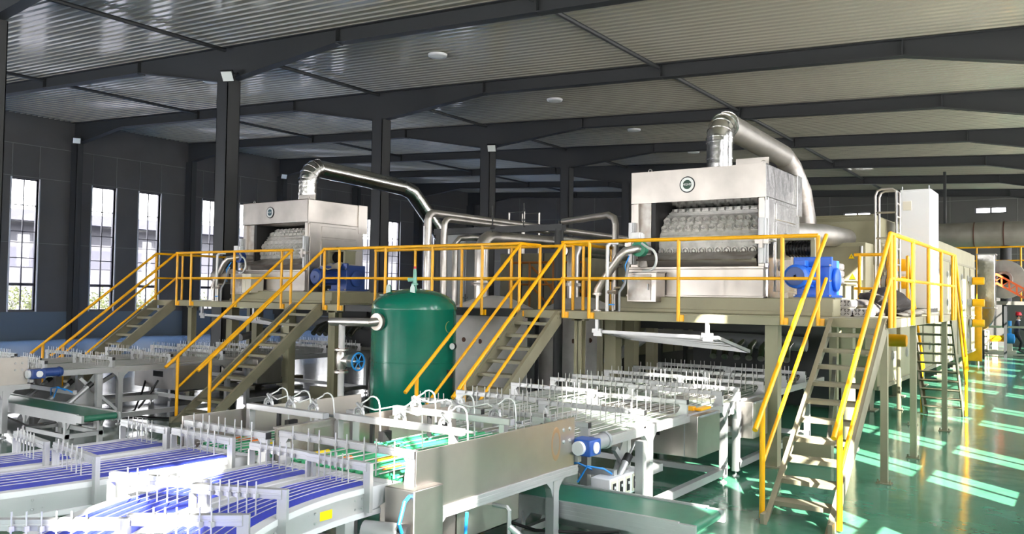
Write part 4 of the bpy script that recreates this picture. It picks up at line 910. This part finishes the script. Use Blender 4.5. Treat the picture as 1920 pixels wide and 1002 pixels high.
for dx,w in ((0,'green'),(-9.6,'blue')):
    r1=rack(dx,'aluminium rack conveyor with rows of upright pins, in front of the %s-badged machine'%w,6.3,10.0,BARS1,LB,[(-3.68,7.75),(-3.68,9.86),(-6.12,7.0),(-6.12,9.86)],'rack conveyors',[(-4.9,-3.56,8.75,9.42)])
    rack(dx,'aluminium rack conveyor running in under the platform of the %s-badged machine'%w,10.08,14.4,[(10.35,.1),(11.3,.1),(12.3,.1),(13.3,.05)],[],[(-3.68,10.3),(-3.68,13.5),(-6.12,10.3),(-6.12,13.5)],'rack conveyors',[(-4.6,-3.50,10.40,10.98)])
    # tilting supports: plates and air cylinders
    for i,x in enumerate((-5.75,-5.05,-4.35,-3.75)):
        build('tilt_plate',M().prism([(6.78,.06),(7.5,.06),(7.5,.86),(7.35,.86)],'x',x+dx-.006,x+dx+.006),ALU,r1,smooth=False)
        c=build('air_cylinder',M().cyl((x+dx+.1,6.90,.42),(x+dx+.1,7.25,.70),.035,12).cyl((x+dx+.1,7.25,.70),(x+dx+.1,7.4,.82),.012,8).cyl((x+dx+.1,6.87,.40),(x+dx+.1,6.95,.46),.042,12),ALU,r1)
        build('cylinder_cap',M().cyl((x+dx+.1,7.2,.66),(x+dx+.1,7.27,.715),.042,12),BLACK,c)
        build('support_post',M().box(x+dx+.16,x+dx+.24,7.28,7.36,.0,.86),ALU,r1,smooth=False)
    build('air_hose',M().tube([(-4.3+dx,6.95,.5),(-4.2+dx,6.9,.62),(-4.0+dx,6.9,.66),(-3.85+dx,7.0,.58),(-3.84+dx,7.1,.6)],.010,6).tube([(-3.95+dx,6.82,.5),(-3.85+dx,6.82,.66),(-3.72+dx,6.9,.64),(-3.66+dx,7.0,.57)],.010,6),HOSE,r1)
    m=M().box(-4.02+dx,-3.9+dx,7.0,8.6,.32,.40).bar((-3.68+dx,7.75,.2),(-3.72+dx,7.1,.8),.05,.05).bar((-4.6+dx,7.2,.2),(-4.6+dx,8.4,.85),.06,.06); build('inner_brace',m,ALU,r1,smooth=False)
    t=thing('gear_motor','small blue gear motor at the end of the rack of the %s-badged machine'%w,'motor',(-3.62+dx,6.45,.85),'conveyor gear motors')
    build('gearbox',M().box(-3.72+dx,-3.52+dx,6.28,6.48,.86,1.0),BLUED if dx else BLUEK,t,bevel=.012)
    build('motor_body',M().cyl((-3.62+dx,6.48,.94),(-3.62+dx,6.76,.94),.068,16).lathe((-3.62+dx,6.70,.94),[(.075,0),(.08,.01),(.08,.03),(.075,.04)],16,'y'),PLAST if not dx else BLUED,t)
    build('output_cap',M().lathe((-3.52+dx,6.38,.93),[(.05,0),(.05,.012),(0,.015)],16,'x').lathe((-3.62+dx,6.25,.93),[(0,-.01),(.06,-.01),(.06,.03)],16,'y'),WHITE,t)
build('remote_pendant',M().box(-3.84,-3.70,8.95,9.05,.955,1.0).box(-3.70,-3.62,9.0,9.3,.955,.985).cyl((-3.8,8.98,1.0),(-3.8,8.98,1.015),.02,10),YEL,label='small yellow remote pendant lying on a steel cover of the rack conveyor',cat='remote control',bevel=.006)
t=thing('switch_box','white switch box with five black rocker switches','switch box',(-3.68,7.1,.36))
build('housing',M().box(-3.80,-3.60,6.80,7.50,.37,.57),WHITE,t,bevel=.008); build('mounting_post',M().box(-3.80,-3.74,6.82,6.88,.0,.37).box(-3.80,-3.74,7.42,7.48,0,.86),ALU,t)
sw=None
for i in range(5):
    y=6.87+.14*i
    fr=build('switch_cover',M().box(-3.60,-3.594,y-.045,y+.045,.39,.55),CREAM,t); build('switch',M().box(-3.594,-3.588,y-.026,y+.026,.415,.525),BLACK,fr); build('toggle',M().box(-3.588,-3.58,y-.012,y+.008,.475,.50),WHITE,fr)
# transfer section with round green belts
def transfer(dx,lab,detail=True):
    X=lambda x:x+dx
    t=thing('transfer_conveyor',lab,'conveyor',(X(-4.9),5.2,0),'transfer conveyors')
    p=build('side_panel',M().box(X(-3.69),X(-3.675),4.22,6.28,.78,1.19),STEEL,t,bevel=.002)
    bo=M()
    for y in (6.1,6.2):
        for z in (1.0,1.1): bo.lathe((X(-3.675),y,z),[(.018,0),(.014,.008),(0,.01)],8,'x')
    build('panel_bolts',bo,ALU,p)
    if detail: hm=M().lathe((0,0,0),[(.055,-.001),(.062,.0006),(.085,.0006),(.092,-.001)],28,'x'); hm.v=[(X(-3.675)+a,5.98+b*.85,1.0+c*1.6) for a,b,c in hm.v]; build('heat_mark',hm,HEAT,p)
    build('side_rail',M().box(X(-3.74),X(-3.66),4.22,6.32,.70,.78).box(X(-3.658),X(-3.655),4.22,6.32,.725,.755),ALU,t,smooth=False,bevel=.003)
    for y in (5.97,4.4): build('leg',alu_leg(M(),X(-3.70),y,.70),ALU,t,smooth=False)
    if not detail: 
        build('leg',alu_leg(M(),X(-6.1),5.97,.9),ALU,t,smooth=False); build('inner_frame',M().box(X(-6.1),X(-3.74),4.3,6.3,.72,.8),ALU,t); return t
    build('side_panel',M().box(X(-6.17),X(-6.155),4.15,6.2,.78,1.2),STEEL,t,bevel=.002)
    build('side_panel',M().box(X(-5.12),X(-5.105),4.24,5.05,.80,1.2).box(X(-5.14),X(-5.08),4.24,5.05,1.19,1.205),STEELD,t)
    build('inspection_plate',M().box(X(-5.104),X(-5.098),4.62,5.0,.84,1.15),STEEL,t)
    build('side_panel',M().box(X(-4.93),X(-4.915),5.3,6.2,.80,1.19).box(X(-5.12),X(-5.105),5.1,6.2,.80,1.2),STEEL,t)
    build('corner_post',M().box(X(-5.16),X(-5.08),5.02,5.10,.0,1.25),ALU,t,smooth=False)
    build('inner_frame',M().box(X(-6.15),X(-3.74),4.3,4.36,.80,.86).box(X(-6.15),X(-3.74),6.2,6.26,.80,.86).box(X(-6.15),X(-6.09),4.2,6.26,.74,.80).box(X(-5.16),X(-5.10),4.2,6.26,.74,.80),ALU,t,smooth=False)
    for y in (4.4,5.97):
        for x in (-6.12,-5.12): build('leg',alu_leg(M(),X(x),y,.76),ALU,t,smooth=False)
    build('corner_cover',M().box(X(-3.86),X(-3.60),4.12,4.42,0,.96),STEEL,t,bevel=.008)
    # round belts
    rnd=random.Random(4)
    for a,b,n in ((-6.08,-5.18,12),(-5.04,-3.76,16)):
        for i in range(n):
            x=a+(b-a)*(i+.5)/n; pts=[(X(x),4.28,.965)]
            for k in range(1,7): pts.append((X(x+(.012*rnd.uniform(-1,1))),4.28+.32*k,.965+.004*rnd.uniform(-1,1)))
            rb=build('round_belt',M().tube(pts,.019,8),ROPE,t)
            if rnd.random()<.75: 
                y=4.4+rnd.uniform(0,.25); build('sleeve',M().cyl((X(x),y,.966),(X(x),y+.2,.966),.023,8),ROPEO if rnd.random()<.6 else ROPEY,rb)
        build('pulley_shaft',M().cyl((X(a),4.27,.93),(X(b),4.27,.93),.03,12).cyl((X(a),6.2,.93),(X(b),6.2,.93),.03,12),UHMW,t)
        build('under_tray',M().box(X(a),X(b),4.3,6.2,.86,.875),STEEL,t)
    px=cross_bar(t,X(-6.15),X(-5.12),4.18,z0=1.12,z1=1.17,zr=.78,n=8,pz=(.99,1.24)); rods(t,[q[0] for q in px],4.18,6.1,.995)
    px=cross_bar(t,X(-5.04),X(-3.69),4.24,z0=1.14,z1=1.19,zr=.80,n=8,pz=(.99,1.24)); rods(t,[q[0] for q in px],4.24,6.1,.995)
    # air blow bars: high crossbars with ring nozzles and milky tubes
    for (a,b,y,seed) in ((-6.12,-5.15,4.78,1),(-5.10,-3.80,4.86,2),(-5.05,-3.8,5.5,3)):
        rn=random.Random(seed)
        bb=build('blow_bar',M().box(X(a),X(b),y-.03,y+.03,1.20,1.25).box(X(a),X(a+.05),y-.03,y+.03,.78,1.20).box(X(b-.1),X(b-.05),y-.03,y+.03,.78,1.20),ALU,t,smooth=False,bevel=.003)
        build('end_cap',M().box(X(b),X(b+.012),y-.03,y+.03,1.20,1.25),PLAST,bb,smooth=False)
        n=3; last=None
        for k in range(n):
            x=a+.2+(b-a-.4)*k/(n-1)
            nz=build('nozzle',M().tube([(X(x+.055*math.cos(R(q))),y+.05,1.25+.055*math.sin(R(q))) for q in range(0,360,24)],.010,6,closed=True).tube([(X(x+.035*math.cos(R(q))),y+.05,1.25+.035*math.sin(R(q))) for q in range(0,360,30)],.006,6,closed=True).cyl((X(x-.05),y+.08,1.33),(X(x+.07),y+.02,1.30),.014,8).cyl((X(x-.02),y+.06,1.26),(X(x+.02),y+.06,1.34),.012,8),ALU,bb)
            if last is not None: build('milky_tube',M().tube([(X(last+.05),y+.05,1.32),(X(last*.6+x*.4),y+.05,1.30),(X(last*.2+x*.8),y+.06,1.34),(X(x-.03),y+.06,1.32)],.006,6),HOSEW,nz)
            build('milky_tube',M().tube([(X(x),y+.06,1.33)]+[(X(x+.07-.07*math.cos(R(q))),y+.14,1.33+.06*math.sin(R(q))) for q in range(30,181,30)]+[(X(x+.14),y+.15,1.25),(X(x+.14),y+.16,1.02)],.006,6),HOSEW,nz)
            last=x
        build('air_pipe',M().cyl((X(a),y+.16,1.2),(X(b),y+.16,1.2),.012,8),PLAST,bb)
        build('sensor',M().box(X(a+.45),X(a+.50),y+.02,y+.12,1.06,1.14).cyl((X(a+.4),y,1.02),(X(a+.4),y,1.2),.02,8),BLACK,bb)
    return t
transfer(0,'transfer conveyor with green round belts, milky air tubes and a long stainless side panel')
transfer(-9.6,'transfer conveyor showing only a stainless side panel and a leg, beside the far tilting rack',False)
# bins, taps and hoses under the transfer conveyor
def open_bin(name,lab,x0,x1,y0,y1,z0,z1,mt=STEEL):
    b=M(); e=.006
    b.box(x0,x1,y0,y0+e,z0,z1).box(x0,x1,y1-e,y1,z0,z1).box(x0,x0+e,y0,y1,z0,z1).box(x1-e,x1,y0,y1,z0,z1).box(x0,x1,y0,y1,z0,z0+e)
    return build(name,b,mt,label=lab,cat='bin',smooth=False)
open_bin('catch_tray','stainless catch tray hanging directly under the long side panel',-4.5,-3.75,4.75,5.55,.46,.70)
open_bin('collecting_bin','open stainless bin standing on the floor below the catch tray',-4.7,-3.76,4.50,5.25,.0,.36)
t=thing('drain_tap','bright drain tap with blue lever and blue hose below the long stainless panel','tap',(-3.62,5.2,.2))
build('tap_body',M().tube([(-3.78,5.2,.64),(-3.62,5.2,.64),(-3.60,5.2,.62),(-3.60,5.2,.36)],.017,8).cyl((-3.60,5.2,.50),(-3.54,5.24,.44),.025,10).ball((-3.55,5.26,.40),.05,10),ALU,t)
build('tap_lever',M().box(-3.58,-3.56,5.19,5.21,.30,.40),BLUED,t); build('hose',M().tube([(-3.60,5.2,.37),(-3.60,5.19,.2),(-3.6,5.17,.02)],.014,8),HOSE,t)
build('air_hose',M().tube([(-3.72,4.35,.98),(-3.62,4.05,.90),(-3.60,3.98,.78),(-3.64,4.06,.68),(-3.72,4.11,.66)],.013,8),HOSE,label='blue air hose looping beside the stainless corner post',cat='hose')
build('air_hose',M().tube([(-3.63,4.72,.70),(-3.64,4.70,.35),(-3.66,4.66,.0)],.012,8),HOSE,label='straight light blue hose hanging below the stainless panel in front of the open bin',cat='hose')
# low cross belts
def lowbelt(x0,x1,y0,y1,lab,z=.50):
    t=thing('belt_conveyor',lab,'conveyor',((x0+x1)/2,(y0+y1)/2,0),'low green belts')
    sec=[(x0,z-.004),(x1-.05,z-.004)]+[(x1-.05+.045*math.sin(R(a)),z-.049+.045*math.cos(R(a))) for a in range(0,181,20)]+[(x0,z-.094)]
    build('green_belt',M().prism(sec,'y',y0+.04,y1-.04),BELTG,t)
    for y,s in ((y0,1),(y1,-1)):
        m=M().box(x0,x1-.12,y,y+s*.035,z-.13,z+.01)
        for q in (-.10,-.065,-.03): m.box(x0,x1-.12,y-s*.002,y,z+q,z+q+.01)
        build('side_rail',m,ALU,t,smooth=False)
        build('end_plate',M().box(x1-.14,x1+.02,y-.004 if s>0 else y-.035,y+.035 if s>0 else y+.004,z-.10,z),ALU,t,smooth=False)
    for x in (x1-.45,x1-1.6):
        for y in (y0+.04,y1-.04): build('leg',M().box(x-.03,x+.03,y-.03,y+.03,.03,z-.1).prism([(x-.12,z-.13),(x+.12,z-.13),(x+.03,z-.24),(x-.03,z-.24)],'y',y-.01,y+.01).box(x-.012,x+.012,y-.012,y+.012,0,.03),ALU,t,smooth=False)
    build('stretcher',M().box(x1-1.6,x1-.45,y0+.02,y0+.07,.14,.20).box(x1-1.6,x1-.45,y1-.07,y1-.02,.14,.20).box(x1-.48,x1-.42,y0,y1,.14,.2).box(x1-1.63,x1-1.57,y0,y1,.14,.2),ALU,t,smooth=False)
    build('under_cable',M().tube([(x1-2.2,y0-.03,.32),(x1-1.4,y0-.04,.24),(x1-.9,y0-.03,.30),(x1-.6,y0-.03,.36)],.014,6),BLACK,t)
lowbelt(-5.6,-2.50,6.06,6.70,'low green belt conveyor crossing under the long stainless panel, beside the switch box')
lowbelt(-14.6,-11.3,6.06,6.62,'low green belt conveyor whose green roller end faces the grey floor')
# blue curved belts
def lane(lab,xc,w,rad,sg,ys,y_end,bars,npin,plain=False):
    """belt runs from y=4.15 towards the camera, straight to ys, then along an arc"""
    def at(s,off):   # s: distance along the lane from y=4.15; off: to the right (+x)
        L=4.15-ys
        if s<=L: return (xc+off,4.15-s)
        a=(s-L)/rad; r=rad-sg*off
        return (xc+sg*rad-sg*r*math.cos(a), ys-r*math.sin(a))
    n=26; tot=y_end
    ss=[tot*i/n for i in range(n+1)]
    t=thing('belt_conveyor',lab,'conveyor',(xc,3.4,0),'blue curved belts')
    def strip(o0,o1,z0,z1):
        m=M(); vs=[];fs=[]
        for s in ss:
            for o,z in ((o0,z0),(o1,z0),(o1,z1),(o0,z1)): x,y=at(s,o); vs.append((x,y,z))
        for i in range(n):
            for k in range(4): fs.append((i*4+k,i*4+(k+1)%4,(i+1)*4+(k+1)%4,(i+1)*4+k))
        fs+= [(0,1,2,3),(4*n+3,4*n+2,4*n+1,4*n)]
        return m.add(vs,fs)
    h=w/2
    build('blue_belt',strip(-h+.07,h-.07,.925,.95),BELTB,t)
    for o in (-h,h-.07): build('wear_strip',strip(o,o+.07,.92,.957),UHMW,t)
    for o in (-h+.005,h-.012): build('side_panel',strip(o,o+.007,.80,.92),ALU,t)
    for o in (-h-.004,h-.026): build('lower_rail',strip(o,o+.03,.765,.80),UHMW,t)
    bo=None
    for s in ss[2::5]:
        x,y=at(s,h-.005); m=M()
        for d in (-.03,.03): m.ball((x,y+d,.89),.009,6).ball((x,y+d,.83),.009,6)
        b_=build('bolt_group',m,ALU,t)
    def rot_at(s):
        (x1,y1),(x2,y2)=at(s,-h),at(s,h); return (x1,y1),(x2,y2)
    offs=[-h+.10+(w-.2)*(i+.5)/npin for i in range(npin)]
    for s in bars:
        p,q=rot_at(s); d=Vector((q[0]-p[0],q[1]-p[1],0)).normalized(); nrm=Vector((-d.y,d.x,0))
        P0=Vector((p[0],p[1],0))-d*.01; Q0=Vector((q[0],q[1],0))+d*.02; Z=Vector((0,0,1))
        gb=build('guide_bar',M().bar(P0+Z*1.095,Q0+Z*1.095,.045,.055).bar(P0+Z*1.095-nrm*.024,Q0+Z*1.095-nrm*.024,.004,.012),ALU,t,smooth=False,bevel=.003)
        build('bar_post',M().bar(Q0+Z*.80,Q0+Z*1.123,.03,.06,up=d),ALU,gb,smooth=False); build('bar_post',M().bar(P0+Z*.80,P0+Z*1.07,.05,.02,up=d),ALU,gb,smooth=False)
        pts=[]
        for o in offs: x,y=at(s,o); pts.append((x-nrm.x*.035,y-nrm.y*.035))
        pins_for(gb,pts,.975,1.165,r=.0048)
    for o in offs:
        build('guide_rod',M().tube([(*at(s,o),.975) for s in ss],.003,6),WIRE,t)
    x,y=at(.0,0)
    build('end_roller',M().cyl((x-h+.02,4.18,.915),(x+h-.02,4.18,.915),.038,14),UHMW,t)
    build('end_plate',M().prism([(4.05,.80),(4.22,.84),(4.27,.90),(4.25,.955),(4.05,.957)],'x',x+h-.002,x+h+.012).prism([(4.05,.80),(4.22,.84),(4.27,.90),(4.25,.955),(4.05,.957)],'x',x-h-.012,x-h+.002),UHMW,t)
    for s in (.28,tot*.75):
        for o in (-h+.05,h-.05):
            x,y=at(s,o); build('leg',M().box(x-.04,x+.04,y-.04,y+.04,.03,.77).cyl((x,y,0),(x,y,.04),.03,10),ALU,t,smooth=False)
    x,y=at(.28,0); x2,y2=at(tot*.75,0)
    build('stretcher',M().bar((x,y,.5),(x2,y2,.5),.06,.06).bar((x-h,y,.62),(x+h,y,.62),.05,.05),ALU,t,smooth=False)
    return t,at
l1,at1=lane('blue curved belt conveyor with a yellow sticker on its side, beside the stainless corner post',-4.195,.54,2.35,1,3.95,2.6,[.14,1.10,1.72],6)
lane('blue curved belt conveyor next behind the one with the yellow sticker',-4.80,.62,2.95,1,3.95,3.2,[.12,1.22,2.2],6)
lane('blue belt conveyor third counted from the stainless corner post',-5.76,.72,7,-1,4.1,3.0,[.10,1.06],6)
lane('blue belt conveyor bordering the open grey floor, fourth from the stainless corner post',-6.52,.62,7,-1,4.1,3.0,[.12,1.0],6)
x,y=at1(.55,.27); build('sticker',M().box(x+.001,x+.004,y-.05,y+.05,.83,.885),SIGNY,l1,smooth=False)
t=thing('gear_motor','grey gear motor with a black cap under a blue belt, beside the corner post','motor',(-3.85,3.95,.6))
build('motor_body',M().cyl((-3.92,4.0,.68),(-3.68,4.08,.68),.07,18),ALU,t); build('motor_cap',M().cyl((-3.68,4.08,.68),(-3.62,4.10,.68),.065,18),BLACK,t)
# cables on the floor
build('power_cable',M().tube([(-16.5,7.6,.02),(-14.5,8.1,.02),(-13.2,8.5,.02),(-12.6,8.9,.02),(-12.3,9.6,.02),(-12.5,10.6,.1)],.02,6),BLACK,label='black power cable lying across the grey floor',cat='cable')
build('power_cable',M().tube([(-14.2,8.8,.62),(-14.0,8.6,.4),(-13.8,8.35,.12),(-13.9,8.2,.02)],.018,6).tube([(-13.7,8.72,.62),(-13.72,8.6,.42),(-13.78,8.4,.14)],.018,6),BLACK,label='pair of black cables hanging from a steel cover down to the grey floor',cat='cable')
# ================================================================== PERSON
def person():
    px,py=-2.72,43.0
    J={}; V=[];E=[];RD=[]
    def j(n,p,r,par=None):
        J[n]=len(V); V.append(p); RD.append(r)
        if par: E.append((J[par],J[n]))
    # walking to the right (+x), seen from the side
    j('pelvis',(0,0,.93),(.135,.115)); j('waist',(.01,0,1.08),(.13,.11),'pelvis'); j('chest',(.04,0,1.28),(.17,.13),'waist'); j('neckbase',(.06,0,1.44),(.085,.075),'chest'); j('neck',(.075,0,1.50),(.055,.055),'neckbase')
    j('head',(.095,0,1.57),(.075,.07),'neck'); j('skull',(.095,0,1.66),(.09,.08),'head'); j('crown',(.085,0,1.72),(.06,.055),'skull')
    for s,nm,hip,kn,an,to in ((-1,'n',(.02,-.10,.86),(.20,-.10,.50),(.10,-.10,.10),(.30,-.11,.04)),(1,'f',(-.02,.10,.86),(-.14,.10,.50),(-.46,.10,.20),(-.36,.11,.05))):
        j('hip'+nm,hip,(.10,.095),'pelvis'); j('knee'+nm,kn,(.066,.062),'hip'+nm); j('calf'+nm,tuple((kn[i]*.6+an[i]*.4) for i in range(3)),(.06,.056),'knee'+nm); j('ankle'+nm,an,(.042,.04),'calf'+nm); j('toe'+nm,to,(.036,.03),'ankle'+nm)
    for s,nm,el,wr in ((-1,'n',(.12,-.25,1.14),(.34,-.22,1.02)),(1,'f',(-.10,.24,1.14),(-.06,.25,.90))):
        j('sh'+nm,(.04,s*.185,1.38),(.075,.07),'chest'); j('el'+nm,el,(.05,.046),'sh'+nm); j('wr'+nm,wr,(.032,.03),'el'+nm)
        d=(Vector(wr)-Vector(el)).normalized(); pal=Vector(wr)+d*.07; j('palm'+nm,tuple(pal),(.036,.02),'wr'+nm)
        side=d.cross(Vector((0,1,0))).normalized()
        for q,(o,l) in enumerate(((-.027,.065),(-.009,.078),(.009,.072),(.027,.055))):
            b=pal+side*o+d*.02; j('f%s%d'%(nm,q),tuple(b),(.009,.009),'palm'+nm); j('g%s%d'%(nm,q),tuple(b+d*l*.6+Vector((0,0,-.01))),(.0085,.0085),'f%s%d'%(nm,q)); j('t%s%d'%(nm,q),tuple(b+d*l+Vector((.0,-s*.015,-.015))),(.007,.007),'g%s%d'%(nm,q))
        th=Vector(wr)+d*.03; j('th'+nm,tuple(th-side*.035),(.011,.011),'palm'+nm); j('tt'+nm,tuple(th-side*.06+d*.04),(.008,.008),'th'+nm)
    me=bpy.data.meshes.new('body'); me.from_pydata(V,E,[])
    o=bpy.data.objects.new('skin_tmp',me); COL.objects.link(o)
    md=o.modifiers.new('s','SKIN'); md.use_smooth_shade=True
    for i,v in enumerate(me.skin_vertices[0].data): v.radius=RD[i]; v.use_root=(i==0)
    sb=o.modifiers.new('d','SUBSURF'); sb.levels=sb.render_levels=2
    dg=bpy.context.evaluated_depsgraph_get(); ev=o.evaluated_get(dg); m2=ev.to_mesh()
    m=M().add([(v.co.x+px,v.co.y+py,v.co.z) for v in m2.vertices],[tuple(p.vertices) for p in m2.polygons]); ev.to_mesh_clear(); bpy.data.objects.remove(o)
    zmin=min(v[2] for v in m.v); m.v=[(a,b,c-zmin) for a,b,c in m.v]
    t=thing('person','person in dark work clothes and a red helmet, walking at the end of the hall','person',(px,py,0))
    b=build('body',m,NAVY,t,angle=180)
    b.data.materials.append(TROUS); b.data.materials.append(SKIN); b.data.materials.append(BLACK)
    for p in b.data.polygons:
        c=p.center; z=c.z+zmin
        if z>1.47 and abs(c.y)<.12: p.material_index=2
        elif z<.12: p.material_index=3
        elif z<.93 and abs(c.y)<.19: p.material_index=1
        elif (c.x>.335 and z<1.1) or (c.y>.2 and z<.89): p.material_index=2
    hz=-zmin
    build('safety_helmet',M().lathe((px+.085,py,1.675+hz),[(.132,-.01),(.125,.0),(.118,.06),(.085,.115),(.03,.138),(0,.14)],20).box(px+.16,px+.26,py-.07,py+.07,1.668+hz,1.682+hz).bar((px-.03,py,1.81+hz),(px+.19,py,1.80+hz),.03,.03),REDH,t)
    build('hair',M().lathe((px+.075,py,1.58+hz),[(.085,.0),(.098,.06),(.10,.10)],14),BLACK,t)
    f=M().ball((px+.195,py,1.595+hz),.018,8).ball((px+.10,py-.085,1.60+hz),.025,8,(1,.5,1.3)).ball((px+.10,py+.085,1.60+hz),.025,8,(1,.5,1.3)); build('face_features',f,SKIN,t)
    build('eye',M().ball((px+.172,py-.032,1.63+hz),.011,8),BLACK,t); build('eye',M().ball((px+.172,py+.032,1.63+hz),.011,8),BLACK,t); build('mouth',M().box(px+.165,px+.178,py-.02,py+.02,1.548+hz,1.556+hz),ORNG,t)
    build('collar',M().lathe((px+.07,py,1.43+hz),[(.09,0),(.075,.05)],14),WHITE,t)
person()
# ================================================================== CAMERA AND LIGHT
cd=bpy.data.cameras.new('camera'); cam=bpy.data.objects.new('camera',cd); COL.objects.link(cam); S.camera=cam
cd.sensor_fit='HORIZONTAL'; cd.sensor_width=36; cd.lens=1566/1920*36; cd.clip_end=400; cd.clip_start=.05
yaw,pit,rol=R(34.75),R(1.893),R(.83)
fw=Vector((-math.sin(yaw)*math.cos(pit),math.cos(yaw)*math.cos(pit),math.sin(pit))); rt=Vector((math.cos(yaw),math.sin(yaw),0)); up=rt.cross(fw)
r2=rt*math.cos(rol)+up*math.sin(rol); u2=-rt*math.sin(rol)+up*math.cos(rol)
Mx=Matrix((r2,u2,-fw)).transposed().to_4x4(); Mx.translation=(0,0,2.24); cam.matrix_world=Mx
sl=bpy.data.lights.new('sun','SUN'); so=bpy.data.objects.new('sun',sl); COL.objects.link(so)
sl.energy=18; sl.angle=R(.5); sl.color=(1,.95,.86)
el=R(35); hd=Vector((-.765,.644,0)).normalized(); d=hd*math.cos(el)-Vector((0,0,math.sin(el)))
so.rotation_euler=d.to_track_quat('-Z','Y').to_euler(); so.location=(20,-15,25)
W=bpy.data.worlds.new('sky'); S.world=W; W.use_nodes=True; nt=W.node_tree; bg=nt.nodes['Background']
tc=nt.nodes.new('ShaderNodeTexCoord'); sx=nt.nodes.new('ShaderNodeSeparateXYZ'); nt.links.new(tc.outputs['Generated'],sx.inputs[0])
cr=nt.nodes.new('ShaderNodeValToRGB'); cr.color_ramp.elements[0].color=(1,.985,.96,1); cr.color_ramp.elements[1].color=(.80,.87,1,1); nt.links.new(sx.outputs[2],cr.inputs[0]); nt.links.new(cr.outputs[0],bg.inputs[0]); bg.inputs[1].default_value=7.5
S.view_settings.view_transform='Standard'; S.view_settings.look='None'; S.view_settings.gamma=1; S.view_settings.use_curve_mapping=False
S.view_settings.exposure=1.42
S.cycles.max_bounces=8; S.cycles.diffuse_bounces=5; S.cycles.glossy_bounces=4; S.cycles.transparent_max_bounces=12; S.cycles.sample_clamp_indirect=8
S.cycles.use_denoising=True; S.cycles.caustics_reflective=False; S.cycles.caustics_refractive=False; S.cycles.blur_glossy=.6
